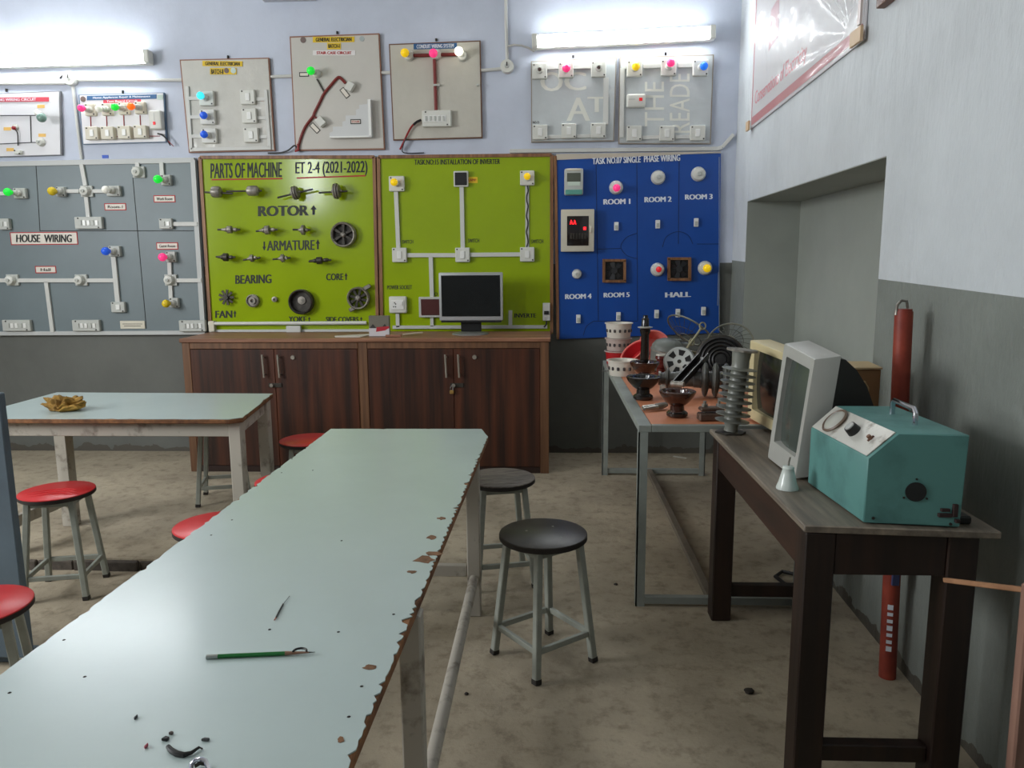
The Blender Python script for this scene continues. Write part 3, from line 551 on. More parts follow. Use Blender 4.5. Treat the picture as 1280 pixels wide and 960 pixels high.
t = board('conduit_wiring_board', 'square paper covered board with yellow, pink and white bulbs on T-shaped brown conduit', [(486, 55), (600.5, 50.5), (603, 172.5), (491.5, 175.5)], M('paper_panel', (196, 192, 180), .45, var=.08, vs=4, bump=.4, bs=6), M('walnut_edge', (110, 76, 56), .6))
sign(544, 57.6, 54, 7, D, t, 'CONDUIT WIRING SYSTEM', SIGNBLUE, INKWHITE, None, -1.2, .02, .16)
for x0, y0, x1, y1 in ((515, 69.5, 540, 69), (550, 68.5, 574, 68), (543, 74, 545, 138)): MB().cyl(W(x0, y0, D+.012), W(x1, y1, D+.012), .0125).build('conduit', PIPE, t)
for x, y in ((545.5, 106), (597, 106)): rect('saddle_clip', x, y, 8 if x < 590 else 3, 2.5, D, D+.026, GREYSW, t, .001)
for hx, hy, bx_, by_, m in ((511.5, 70, 506, 66, BY), (546, 68.5, 541.5, 66.5, BP), (578, 70.5, 573.5, 64, BLIT)):
    s = rose(hx, hy, 6.2, D, t, name='lamp_holder'); bulb(hx, hy, bx_, by_, 5.2, m, D, s, .085)
sbox(545.5, 147.8, 36, 20.5, D, t, None, 0, .045); rect('rocker_panel', 543.5, 148, 28, 8.5, D+.045, D+.049, ROCK, t, .001)
for i in range(5): rect('rocker', 532.5+i*5.4, 148, 2.6, 6, D+.049, D+.055, GREYSW, t, .001)
wire([(526.5, 150, .02), (520, 153, .025), (514, 159, .02), (509, 168, .02), (505, 177, .01), (500, 187, 0)], D, WIRER, t, .007); wire([(526.5, 150, .025), (521, 152.5, .032), (517, 156, .03)], D, WIREK, t, .009); wire([(508, 172, .02), (504, 182, .01), (505, 191, -.01), (530, 191, -.02)], D, WIREK, t, .004)

t = board('film_switch_board', 'film covered board with one pink bulb between two empty holders and three switches below', [(663.5, 76.5), (771, 71.5), (767.5, 176.5), (664, 178)], PLASTF, M('grey_edge', (150, 140, 128), .6))
for a in ((684, 84, 699, 83.5, 5), (716, 83.5, 739, 83, 5), (757.5, 97, 757, 156, 6), (684, 171.5, 702, 171, 4), (721, 170.5, 738, 170, 4)): strip('trunking', *a, D, D+.014, TRUNK, t)
for s_, a in (('O', (676, 90, 703, 114)), ('C', (706, 90, 732, 113)), ('A', (709, 122, 737, 151)), ('T', (735, 121, 757, 140))): wtext(s_, *a, D+.001, GHOST, t, bold=.01)
for x, y in ((674.5, 88.5), (748.3, 86)):
    s = sbox(x, y, 18.5, 19.5, D, t, None, 0); c = W(x, y-1, D+.035); MB().lathe([(.026, 0), (.024, .02), (.014, .022), (.012, .006), (0, .005)], c, (0, -1, 0), 16).build('bulb_holder', WHITE, s); MB().ball(c+Vector((0, -.01, 0)), .012).build('contact', M('brown_contact', (92, 66, 60), .5), s)
bbox(707.5, 87.2, 18.5, 19, 708, 85, 4.9, BP, D, t, .09)
for x, y in ((675, 165), (711, 163.5), (748, 163)): sbox(x, y, 18.5, 18.5, D, t)
T('NO-73', 666, 151.5, 674, 154.5, D+.001, INK, t, bold=.01)

t = board('film_switch_board', 'film covered board with yellow, pink and blue bulbs and white socket, nearest the corner', [(774.5, 71.5), (892.5, 68), (888.5, 180), (773, 180)], PLASTF, M('grey_edge', (150, 140, 128), .6))
for a in ((778, 84, 784, 84, 4), (804, 83, 826, 82, 5), (847, 82, 866, 81.5, 5), (778, 85, 777, 172, 5), (803, 172, 824, 171.5, 4), (844, 171.5, 862, 171, 4)): strip('trunking', *a, D, D+.014, TRUNK, t)
for s_, a in (('THE', (806, 102, 830, 158)), ('READE', (837, 92, 862, 166))): wtext(s_, *a, D+.001, GHOST, t, bold=.0, rot=True)
for x, y, bx_, by_, m in ((793.5, 85.5, 795, 83, BY), (836, 84.3, 838.5, 78.5, BP), (876, 84.5, 880, 82.5, B_('deep_blue', (30, 110, 225), .4))): bbox(x, y, 19, 20, bx_, by_, 4.8, m, D, t, .09)
s = rect('socket', 795.3, 125.5, 23.5, 17, D, D+.045, WHITE, t, .014, 3); rect('indicator', 801, 124, 4, 4, D+.045, D+.05, BR, s, .001); rect('slot', 790, 124, 8, 1, D+.045, D+.046, GREYSW, s, 0)
for x, y in ((793, 166.3), (834, 166.5), (872.5, 166)): sbox(x, y, 18.5, 19, D, t)
sign(770, 176, 4, 4, D, t, '', SCREW, name='tag') if False else None
tag(rect('paper_scrap', 131, 195.5, 8, 4, 0, .003, M('blue_scrap', (34, 84, 190), .5), None, 0) if False else MB().bx(W(127.5, 196, .003).x, W(135.5, 196, .003).x, YW-.003, YW, W(131, 197.8, .003).z, W(131, 193.8, .003).z).build('wall_sticker', M('blue_scrap', (34, 84, 190), .5)), 'small blue sticker on the wall just above the grey board', 'sticker')

# ================================================================== CABINETS
CABW = wood_mat('rosewood_laminate', (40, 22, 15), (92, 48, 28), (9, 9, .35), .42, 1.5); CABF = wood_mat('cabinet_frame', (92, 62, 40), (132, 92, 62), (16, 16, .6), .5)
CY = 5.3; XL, XM0, XM1, XR = -2.585, -1.325, -1.262, .012; ZT = .97
wz = W(0, 0).z
tag(MB().bx(XL-.012, XR+.012, CY-.014, YW-.13, ZT-.028, ZT, .004).build('countertop', wood_mat('countertop_edge', (110, 72, 50), (168, 120, 92), (.7, 14, 14), .45), None, (-1.28, CY, ZT)), 'long brown countertop across the two cabinets carrying the monitor', 'countertop')
def cabinet(x0, x1, postL, postR, split, hx, label, lock_x, hasp):
    t = thing('cabinet', label, 'cabinet', ((x0+x1)/2, CY+.28, 0)); zt = ZT-.029
    MB().bx(x0, x1, CY+.022, YW-.05, .0, zt, .002).build('carcass', CABW, t)
    if postL: MB().bx(x0, x0+postL, CY, CY+.021, 0, zt, .002).build('side_post', CABF, t)
    MB().bx(x1-postR, x1, CY, CY+.021, 0, zt, .002).build('side_post', CABF, t)
    a, c = x0+postL+.001, x1-postR-.001
    MB().bx(a, c, CY+.002, CY+.021, zt-.045, zt, .002).build('top_rail', CABF, t); MB().bx(a, c, CY+.004, CY+.021, 0, .045, .002).build('plinth', M('plinth_dark', (44, 26, 20), .5), t)
    for d0, d1, hxx in ((a+.002, split-.0015, hx[0]), (split+.0015, c-.002, hx[1])):
        d = MB().bx(d0, d1, CY-.001, CY+.02, .048, zt-.048, .002).build('door', CABW, t); p = [(hxx, CY-.002, .70), (hxx, CY-.035, .70), (hxx, CY-.035, .85), (hxx, CY-.002, .85)]
        b = MB(); b.cyl((hxx, CY-.03, .695), (hxx-.006, CY-.03, .857), .0075, seg=10)
        for z in (.715, .838): b.cyl((hxx, CY-.002, z), (hxx, CY-.03, z), .005, seg=8)
        b.build('handle', M('satin_handle', (196, 190, 178), .3, .8), d)
        if hxx == hx[1]: MB().cyl((lock_x, CY-.001, .835), (lock_x, CY-.012, .835), .017, .014).build('lock', M('satin_handle', (196, 190, 178), .3, .8), d)
    h = MB().bx(hasp-.045, hasp+.05, CY-.008, CY-.001, .622, .652, .002).build('hasp', DARKSTEEL, t); MB().cyl((hasp-.02, CY-.006, .637), (hasp-.02, CY-.022, .637), .013).build('staple', STEEL, h)
    return t
# the right unit owns the shared post
cabinet(XL, XM0, .055, .004, -1.925, (-1.995, -1.885), 'dark rosewood two-door cabinet at the left, under the PARTS OF MACHINE board', -1.79, -1.93)
cabinet(XM0+.001, XR, .063, .06, -.655, (-.702, -.612), 'dark rosewood two-door cabinet with a brass padlock, under the monitor', -.505, -.635)
t = thing('padlock', 'small brass padlock hanging from the cabinet hasp below the monitor', 'padlock', (-.668, CY-.02, .6))
MB().bx(-.683, -.653, CY-.026, CY-.012, .578, .604, .004).build('body', M('brass', (196, 160, 96), .3, .7), t); MB().tube([(-.677, CY-.019, .602), (-.677, CY-.019, .625), (-.668, CY-.019, .634), (-.659, CY-.019, .625), (-.659, CY-.019, .602)], .0035, 6).build('shackle', CHROME, t)

# ---- things on the countertop
t = thing('flat_monitor', 'black flat screen monitor with silver bezel standing on the countertop', 'monitor', (-.55, 5.6, ZT))
x0, x1, z0, z1, yf = -.786, -.322, 1.068, 1.415, 5.585
BEZ = M('silver_bezel', (176, 178, 178), .35, .2)
MB().bx(x0, x1, yf, yf+.05, z0, z1, .008, 2).build('housing', BEZ, t); MB().bx(x0+.018, x1-.018, yf-.003, yf+.01, z0+.03, z1-.02, .001).build('screen', M('screen_black', (20, 22, 22), .22), t)
MB().bx(x0+.012, x1-.012, yf-.002, yf+.04, z0-.014, z0, .002).build('lower_lip', BLACK, t)
MB().bar((-.56, 5.65, ZT+.012), (-.56, 5.64, 1.2), .15, .03, .006, (0, 1, 0)).build('stand', BLACK, t); MB().lathe([(0, 0), (.135, 0), (.13, .008), (.1, .014), (0, .016)], (-.56, 5.58, ZT), (0, 0, 1), 28).build('base', M('base_grey', (112, 112, 108), .4), t)
t = thing('carton', 'small printed carton with a red flash standing on the countertop between the boards', 'box', (-1.18, 5.42, ZT))
MB().bx(-1.265, -1.12, 5.4, 5.44, ZT, ZT+.148, .002).build('body', M('carton_grey', (112, 108, 96), .5), t); MB().bx(-1.265, -1.12, 5.397, 5.4, ZT+.004, ZT+.06).build('label', M('carton_white', (206, 202, 204), .5), t)
MB().prism([(-1.215, 5.396, ZT+.035), (-1.15, 5.396, ZT+.045), (-1.12, 5.396, ZT+.062), (-1.12, 5.396, ZT+.075), (-1.21, 5.396, ZT+.068)], (0, .003, 0)).build('red_flash', M('carton_red', (176, 30, 44), .5), t)
for px_, a in ((-1.245, .0), (-1.16, .0)): MB().prism([(px_-.02+.005, 5.397, ZT+.062), (px_+.03, 5.397, ZT+.062), (px_+.008, 5.397, ZT+.09)], (0, .003, 0)).build('picture', M('carton_dark', (52, 48, 44), .5), t)
tag(MB().bar((-1.14, 5.36, ZT+.009), (-1.03, 5.37, ZT+.009), .03, .016, .002).build('wood_offcut', M('offcut', (150, 104, 82), .6), None, (-1.08, 5.36, ZT)), 'short reddish wood offcut lying in front of the carton', 'offcut')
tag(MB().bar((-1.03, 5.44, ZT+.012), (-.9, 5.5, ZT+.02), .03, .008, .001).build('paper_strip', M('offcut2', (190, 176, 156), .7), None, (-.97, 5.47, ZT)), 'pale folded strip on the countertop beside the carton', 'paper')
tag(MB().prism([(-1.5, 5.36, ZT), (-1.32, 5.36, ZT), (-1.27, 5.5, ZT+.0), (-1.3, 5.55, ZT), (-1.52, 5.42, ZT)], (0, 0, .006)).build('paper_strip', M('paper_white', (206, 200, 190), .7), None, (-1.4, 5.4, ZT)), 'flat white paper on the countertop at the left of the carton', 'paper')

# ================================================================== TABLES
TOPB = M('pale_blue_laminate', (182, 198, 196), .34, var=.07, vs=2.2, bump=.06, bs=9, coat=.6, spec=.8)
TOPB.node_tree.nodes['Principled BSDF'].inputs['Coat Roughness'].default_value = .2; CORE = M('raw_plywood', (146, 100, 62), .8, col2=(92, 58, 36), vs=20)
LEGP = M('chipped_white_paint', (178, 172, 160), .65, col2=(112, 102, 90), vs=11, c0=.3, c1=.48); CHIP = M('chip_brown', (134, 96, 66), .85, var=.5, vs=60)
def jag(p, q, n, amp, seed):
    rnd = random.Random(seed); p, q = Vector(p), Vector(q); d = q-p; nrm = Vector((-d.y, d.x, 0)).normalized(); out = []
    for i in range(n):
        t_ = (i+rnd.uniform(-.3, .3))/n if i else 0
        k_ = amp*(rnd.random()**3.5)*(2.2 if rnd.random() > .86 else 1); out.append(p+d*t_+nrm*k_)
    return out
def table(t, cor, z, jags, legs, apron, thick=.022):
    """cor: corners counter-clockwise; top laminate with chipped edge over a plywood core"""
    P = []; n = len(cor)
    for i in range(n): P += jag(cor[i]+(z,), cor[(i+1) % n]+(z,), jags[i][0], jags[i][1], i+3)
    MB().prism([p-Vector((0, 0, .0025)) for p in P], (0, 0, .0025)).build('laminate_top', TOPB, t)
    MB().prism([Vector(c+(z-.0028-thick,)) for c in cor], (0, 0, thick), .003).build('plywood_core', CORE, t)
    for (x, y), wl in legs: MB().bx(x-wl/2, x+wl/2, y-wl/2, y+wl/2, LZ, z-.027, .004).build('leg', LEGP, t)
    for a, c, h in apron: MB().bar(Vector(a+(z-.027-h/2,)), Vector(c+(z-.027-h/2,)), .028, h, .003).build('apron', LEGP, t)
LZ = 0
t = thing('work_table', 'long pale blue workshop table with chipped edges in the foreground, pencil on it', 'table', (-.65, 2.2, 0))
z = .74
cor = [(-.865, .85), (-.306, .85), (-.259, 3.26), (-.30, 3.43), (-1.0, 3.42), (-1.022, 1.28), (-.985, 1.2)]
cor = [(-1.03, .85), (-.306, .85), (-.258, 3.27), (-.30, 3.425), (-.995, 3.418)]
LX = -.285
table(t, cor, z, [(6, .004), (190, .010), (3, .002), (40, .004), (150, .007)], [((-.31, 1.63), .05), ((-.31, 3.09), .055), ((-.93, 1.63), .05), ((-.93, 3.09), .055)],
      [((-.375, 1.655), (-.375, 3.06), .06), ((-.87, 1.655), (-.87, 3.06), .06), ((-.85, 3.09), (-.395, 3.09), .06), ((-.85, 1.63), (-.395, 1.63), .06), ((-.375, .9), (-.375, 1.6), .06), ((-.87, .9), (-.87, 1.6), .06)])
MB().cyl((-.31, 1.66, .17), (-.31, 3.062, .17), .02).build('stretcher', LEGP, t); MB().bar((-.9, 3.09, .2), (-.34, 3.09, .2), .03, .05, .003).build('stretcher', LEGP, t); MB().cyl((-.93, 1.66, .17), (-.93, 3.062, .17), .02).build('stretcher', LEGP, t)
rnd = random.Random(5)
for px, py, a, b_ in ((462, 834, 9, 3), (426, 925, 6, 4), (530, 700, 14, 5), (543, 692, 10, 3), (540, 672, 8, 3), (552, 648, 6, 2), (516, 715, 7, 2)):
    pts = []
    for i in range(11):
        an = 2*math.pi*i/11; r_ = rnd.uniform(.6, 1.15); pts.append(onz(px+a*r_*math.cos(an), py+b_*r_*math.sin(an), z+.0002))
    MB().prism(pts, (0, 0, .0006)).build('chipped_patch', CHIP, t)
for px, py in ((492, 768), (423, 790), (452, 858), (436, 896), (337, 787), (320, 549), (391, 588), (352, 591), (365, 574), (264, 669), (290, 650), (427, 676), (80, 800), (106, 846), (12, 866)):
    c = onz(px, py, z); MB().lathe([(.0035, .0002), (.002, .0012), (0, .0014)], c, (0, 0, 1), 7).build('speck', M('dark_speck', (40, 36, 32), .8), t)

t = thing('work_table', 'pale blue workshop table at the back left carrying a brown rag', 'table', (-2.2, 4, 0))
cor = [(-2.93, 3.63), (-1.56, 3.63), (-1.508, 3.67), (-1.603, 4.36), (-2.93, 4.4)]
table(t, cor, z, [(34, .006), (2, .002), (14, .005), (12, .003), (6, .003)], [((-1.56, 3.71), .062), ((-1.64, 4.3), .062), ((-2.81, 3.71), .062), ((-2.76, 4.16), .07)], [((-2.78, 3.70), (-1.59, 3.70), .075), ((-1.565, 3.74), (-1.64, 4.27), .075), ((-2.73, 4.3), (-1.67, 4.3), .075), ((-2.81, 3.74), (-2.77, 4.13), .075)])
MB().bar((-2.80, 3.745, .16), (-2.765, 4.12, .16), .03, .06, .003).build('stretcher', LEGP, t)

def stool(loc, rz, seatmat, edgemat, label, h=.5, wrinkles=False):
    t = thing('round_stool', label, 'stool', loc, None); t['_o'] = (0, 0, 0)
    G = M('grey_leg_paint', (158, 162, 152), .5, var=.15, vs=20)
    MB().lathe([(0, h-.004), (.158, h-.004), (.163, h-.0055), (.163, h-.002), (.16, h), (0, h)], seg=40).build('seat', seatmat, t)
    MB().lathe([(0, h-.024), (.16, h-.024), (.164, h-.02), (.164, h-.0055), (0, h-.0055)], seg=40).build('seat_rim', edgemat, t)
    f = lambda z_: .092+(.135-.092)*(1-z_/h); C = ((1, 1), (-1, 1), (-1, -1), (1, -1))
    for x, y in C:
        b = MB(); b.bar((x*f(.015), y*f(.015), .012), (x*f(h-.025), y*f(h-.025), h-.025), .026, .026, .003); l = b.build('leg', G, t)
        MB().bar((x*f(0), y*f(0), 0), (x*f(.02), y*f(.02), .02), .028, .028, .002).build('foot_cap', M('rubber', (46, 42, 38), .8), l)
    for i in range(4):
        (x0, y0), (x1, y1) = C[i], C[(i+1) % 4]; zz = .115; k_ = f(zz); a = Vector((x0*k_, y0*k_, zz)); c = Vector((x1*k_, y1*k_, zz)); d = (c-a).normalized()*.014
        MB().bar(a+d, c-d, .016, .022, .002).build('stretcher', G, t)
        k_ = f(h-.045); a = Vector((x0*k_, y0*k_, h-.04)); c = Vector((x1*k_, y1*k_, h-.04)); MB().bar(a+d, c-d, .016, .024, .002).build('seat_frame', G, t)
    t.rotation_euler = (0, 0, rz); return t
REDS = M('red_laminate', (206, 44, 48), .32, var=.08, vs=4); RIM = M('seat_rim_black', (34, 28, 26), .6); DARKW = M('dark_seat', (66, 62, 58), .38, col2=(52, 47, 42), vs=8); WORN = M('worn_seat', (128, 118, 108), .6, col2=(74, 66, 58), vs=5, stretch=(3, 26, 3))
ST = stool((-.015, 2.735, 0), math.radians(38), DARKW, RIM, 'dark topped round stool standing alone on the open floor, nearest the wooden bench')
for x, y in ((-.04, .05), (.07, .03), (.02, -.08)): MB().lathe([(0, .5), (.005, .5), (.004, .5015), (0, .502)], (x, y, 0), (0, 0, 1), 10).build('rivet', M('rivet_grey', (140, 138, 132), .4, .5), ST)
stool((-.22, 3.47, 0), math.radians(14), WORN, RIM, 'round stool with worn grey-brown wooden seat behind the dark topped stool')
R0 = stool((-2.32, 3.41, -.06), math.radians(12), REDS, RIM, 'red topped round stool with rippled seat before the back table, legs fully visible')
for pts in ([(-.13, -.03), (-.05, .0), (.03, .015), (.09, -.005)], [(-.11, -.055), (-.03, -.03), (.05, -.015), (.1, -.04)], [(-.08, -.085), (0, -.06), (.06, -.05), (.1, -.075)]):
    MB().tube([Vector((x, y, .4995)) for x, y in pts], [.001, .0055, .006, .001], 8).build('seat_ripple', REDS, R0)
SEAT = [c for c in R0.children]
def stool_copy(loc, rz, label):
    r = R0.copy(); COL.objects.link(r); r.location = loc; r.rotation_euler = (0, 0, rz); r['label'] = label
    for ch in R0.children:
        if ch.name.startswith('seat_ripple'): continue
        c = ch.copy(); COL.objects.link(c); c.parent = r
        for g in ch.children: d = g.copy(); COL.objects.link(d); d.parent = c
    return r
p = onz(-33, 757, .44); stool_copy((p.x, p.y, -.06), .5, 'red topped round stool cut by the frame edge in front of the upright grey board')
p = onz(386, 549, .5); stool_copy((p.x, p.y, 0), .3, 'red topped round stool in front of the cabinets, farthest of three beside the long table')
p = onz(364, 600, .5); stool_copy((p.x, p.y, 0), .7, 'red topped round stool mostly hidden beside the long table, middle of the row of three')
p = onz(272, 655, .5); stool_copy((p.x, p.y, 0), .2, 'red topped round stool half hidden by the long table, nearest of the row of three')
stool_copy((-2.07, 4.66, 0), .25, 'stool pushed under the far side of the back table, only its grey legs showing')

t = thing('upright_board', 'dark grey-blue board standing upright on the floor at the left frame edge', 'board', (-2.2, 2.72, -.06))
pe = ony(3, 491, 2.72); xe = pe.x
PB = M('slate_paint', (92, 108, 120), .5, var=.2, vs=5)
MB().bx(xe-.7, xe, 2.7, 2.735, -.02, pe.z, .004).build('sheet', PB, t); MB().bx(xe-.7, xe-.001, 2.736, 2.77, -.06, .0, .004).build('foot_rail', PB, t); MB().bx(xe-.075, xe-.03, 2.736, 2.765, .005, pe.z-.03, .003).build('edge_batten', PB, t); MB().bx(xe-.7, xe-.65, 2.7, 2.735, -.06, -.02).build('foot', LEGP, t); MB().bx(xe-.05, xe-.001, 2.7, 2.735, -.06, -.02).build('foot', LEGP, t)

# ---- things on the tables
t = thing('pencil', 'green pencil with a black clip lying across the long table', 'pencil', onz(325, 817, z))
a, c = onz(258, 821, z+.0045), onz(394, 815, z+.0045); d = (c-a).normalized()
MB().lathe([(0, .022), (.0042, .022), (.0042, .15), (0, .15)], a, d, 6).build('barrel', M('pencil_green', (20, 112, 48), .35), t)
MB().cyl(a, a+d*.022, .0044, seg=12).build('ferrule', M('ferrule', (176, 180, 176), .3, .8), t)
L_ = (c-a).length; MB().lathe([(0, .15), (.0042, .15), (.0016, L_-.012), (0, L_-.012)], a, d, 12).build('cone', M('pencil_wood', (150, 112, 90), .6), t); MB().cyl(a+d*(L_-.012), a+d*L_, .0013, .0004, 8).build('lead', INK, t)
m_ = a+d*(L_*.86); n_ = Vector((-d.y, d.x, 0)); MB().tube([m_+n_*(.012*math.sin(math.pi*i/8)-.002)+d*(.013*(math.cos(math.pi*i/8)))+Vector((0, 0, .004)) for i in range(9)], .0022, 6).build('clip', BLACK, t)
t = thing('wire_offcut', 'short black wire offcut with a bared copper end lying beyond the pencil', 'wire', onz(350, 762, z))
MB().tube([onz(345, 772, z+.002), onz(349, 764, z+.002), onz(354, 755, z+.002)], .0018, 6).build('insulation', WIREK, t); MB().tube([onz(343, 775, z+.002), onz(345, 772, z+.002)], .0012, 6).build('copper_end', M('copper', (196, 112, 84), .4, .6), t); MB().tube([onz(354, 755, z+.002), onz(362, 745, z+.002)], .0006, 6).build('strand', WIREK, t)
t = thing('plastic_clip', 'curved black plastic piece lying near the bottom of the long table', 'clip', onz(230, 940, z))
MB().tube([onz(x, y, z+.004) for x, y in ((210, 933), (214, 938), (221, 942), (230, 943.5), (239, 941), (249, 934))], [.0035, .0045, .0048, .0042, .003, .002], 8).build('arch', BLACK, t); MB().tube([onz(249, 934, z+.003), onz(253, 936, z+.002)], .0012, 6).build('tip', DARKSTEEL, t)
def scrap(px, py, sx, sy, mat, label):
    c = onz(px, py, z); tag(MB().prism([c+Vector((-sx, -sy*.6, 0)), c+Vector((sx*.7, -sy, 0)), c+Vector((sx, sy*.5, 0)), c+Vector((-sx*.3, sy, 0))], (0, 0, .005), .001).build('plastic_scrap', mat, None, c), label, 'scrap')
scrap(207, 925, .006, .005, BLACK, 'small square black scrap touching the end of the curved black piece'); scrap(214, 918, .004, .003, M('scrap_brown', (90, 78, 72), .6), 'tiny brown scrap just above the square black one'); scrap(257, 926, .007, .003, M('scrap_grey', (84, 86, 86), .6), 'flat grey scrap right of the curved black piece')
scrap(170, 898, .002, .006, M('scrap_dark', (66, 66, 70), .6), 'thin dark sliver alone on the table, left of the black scraps'); scrap(183, 934, .002, .006, M('scrap_pink', (176, 78, 92), .6), 'tiny pink sliver on the table near the black scraps')
t = thing('metal_bracket', 'small bent steel loop at the bottom edge of the picture on the long table', 'bracket', onz(252, 956, z))
MB().tube([onz(x, y, z+h) for x, y, h in ((238, 968, .003), (239, 956, .006), (244, 950.5, .012), (252, 949, .014), (257, 951, .012), (260, 958, .007), (263, 968, .003))], .0035, 8).build('loop', CHROME, t); MB().tube([onz(243, 958, z+.004), onz(250, 954, z+.006), onz(257, 955, z+.004)], .003, 8).build('pin', DARKSTEEL, t)
# rag
c = onz(82, 513, z); bm = bmesh.new(); bmesh.ops.create_icosphere(bm, subdivisions=5, radius=1)
for v in bm.verts:
    p = v.co.copy(); n1 = noise.noise(p*1.6+Vector((3, 1, 2))); n2 = 1-abs(noise.noise(p*2.3+Vector((7, 3, 1))))*2; r_ = 1+.45*n1+.26*n2-.15*abs(noise.noise(p*7)); q = Vector((p.x*.078*r_, p.y*.055*r_, (p.z*.55+.45)*.072*r_))
    if p.z < -.1: q.x *= 1.15; q.y *= 1.15
    q.x += .0; gap = math.exp(-((p.x-.05)/.16)**2); q.z *= 1-.55*gap; q.z = max(q.z, .001); v.co = c+q
b = MB(); b.bm = bm; tag(b.build('rag', M('mustard_rag', (178, 138, 62), .9, col2=(96, 68, 26), vs=14), None, c, ang=80), 'crumpled mustard brown rag lying on the back left table', 'rag')

# ================================================================== STEEL TABLE AND BENCH
SG = M('grey_angle_iron', (146, 152, 146), .45, var=.2, vs=9); ORANGE = M('orange_board', (214, 138, 100), .55, var=.12, vs=6)
t = thing('steel_table', 'grey angle-iron table with an orange top piled with insulators along the side wall', 'table', (.72, 4.25, 0))
SZ = .81; X0, X1, Y0, Y1 = .385, 1.1, 3.185, 5.3; w_ = .04
for x in (X0, X1-w_):
    for y in (Y0, Y1-w_): MB().bx(x, x+w_, y, y+.006, 0, SZ-.03).bx(x if x == X0 else x+w_-.006, x+.006 if x == X0 else x+w_, y, y+w_, 0, SZ-.03).build('leg', SG, t)
MB().bx(X0, X0+.055, Y0, Y1, SZ-.03, SZ, .002).build('edge_rail', SG, t); MB().bx(X1-.04, X1, Y0, Y1, SZ-.03, SZ, .002).build('edge_rail', SG, t); MB().bx(X0+.056, X1-.041, Y0, Y0+.03, SZ-.03, SZ, .002).build('end_rail', SG, t); MB().bx(X0+.056, X1-.041, Y1-.03, Y1, SZ-.03, SZ, .002).build('end_rail', SG, t)
MB().bx(X0+.056, X1-.041, Y0+.031, Y1-.031, SZ-.022, SZ-.001).build('table_top', ORANGE, t)
for y in (Y0, Y1-.03): MB().bx(X0+.041, X1-.041, y, y+.03, .012, .045, .002).build('foot_rail', SG, t)
MB().bx(.7, .735, Y0+.031, Y1-.031, .015, .045, .002).build('centre_rail', M('rusty_rail', (118, 108, 94), .6, var=.3, vs=10), t)
BW_ = wood_mat('bench_wood', (34, 20, 14), (64, 38, 26), (10, .8, 10), .5); BT_ = wood_mat('bench_top_wood', (92, 84, 74), (140, 128, 112), (14, 1.2, 14), .55); BW2 = wood_mat('bench_leg_wood', (28, 17, 12), (52, 32, 22), (10, 10, .7), .5)
t = thing('wooden_bench', 'dark brown wooden bench table carrying old monitors and a turquoise machine', 'table', (.92, 2.6, 0))
BZ = .8; bx0, bx1, by0, by1 = .682, 1.165, 1.965, 3.165
MB().prism([(bx0, by0+.02, BZ-.02), (bx1+.005, by0-.02, BZ-.02), (bx1, by1, BZ-.02), (bx0-.006, by1, BZ-.02)], (0, 0, .02), .003).build('bench_top', BT_, t)
lx0, lx1, ly0, ly1 = bx0+.045, bx1-.065, by0+.06, by1-.07
for x in (lx0, lx1):
    for y in (ly0, ly1): MB().bx(x-.04, x+.04, y-.04, y+.04, 0, BZ-.021, .004).build('leg', BW2, t)
MB().bx(lx0-.035, lx0-.01, ly0+.041, ly1-.041, BZ-.14, BZ-.021, .002).build('apron', BW_, t); MB().bx(lx1+.01, lx1+.035, ly0+.041, ly1-.041, BZ-.14, BZ-.021, .002).build('apron', BW_, t)
for y in (ly0-.034, ly1+.01): MB().bx(lx0+.041, lx1-.041, y, y+.025, BZ-.14, BZ-.021, .002).build('apron', BW2, t)
MB().bx(lx0+.041, lx1-.041, ly0-.02, ly0+.02, .1, .15, .003).build('stretcher', BW2, t); MB().bx(lx0+.041, lx1-.041, ly1-.02, ly1+.02, .1, .15, .003).build('stretcher', BW2, t)

# ---- turquoise machine
TEAL = M('turquoise_paint', (88, 138, 133), .5, col2=(68, 110, 107), vs=6, c0=.25, c1=.5)
t = thing('test_instrument', 'turquoise sloping-front metal instrument with a dial, knob and carry handle on the bench', 'machine', (.95, 2.2, BZ))
def mp(u, v, s_):   # u across (0..1), v along depth (0..1), s_ height
    A = Vector((.84, 1.999, BZ)).lerp(Vector((.817, 2.37, BZ)), v); C = Vector((1.075, 1.968, BZ)).lerp(Vector((1.062, 2.365, BZ)), v); p = A.lerp(C, u); p.z = BZ+s_; return p
prof = [(0, .004), (0, .18), (.30, .25), (1.02, .25), (1, .004)]
b = MB(); A = [b.bm.verts.new(mp(u, 0, s_)) for u, s_ in prof]; C = [b.bm.verts.new(mp(u, 1, s_)) for u, s_ in prof]; n = len(A)
b.bm.faces.new(A); b.bm.faces.new(C[::-1])
for i in range(n): b.bm.faces.new([A[i], C[i], C[(i+1) % n], A[(i+1) % n]])
b._bev(A+C, .003); b.build('casing', TEAL, t)
def sp(v, k_, o=0):   # on the sloping panel
    p = mp(0, v, .18).lerp(mp(.30, v, .25), k_); nn = Vector((-.7, 0, .72)); return p+nn.normalized()*o
nrm = (mp(.3, 0, .25)-mp(0, 0, .18)).cross(mp(0, 1, .18)-mp(0, 0, .18)).normalized()
nrm = -nrm if nrm.z < 0 else nrm
MB().prism([sp(.02, .04)+nrm*.001, sp(.98, .04)+nrm*.001, sp(.98, .97)+nrm*.001, sp(.02, .97)+nrm*.001], nrm*.003).build('face_plate', M('worn_aluminium', (206, 204, 196), .35, .3, col2=(140, 132, 120), vs=18, c0=.3, c1=.45), t)
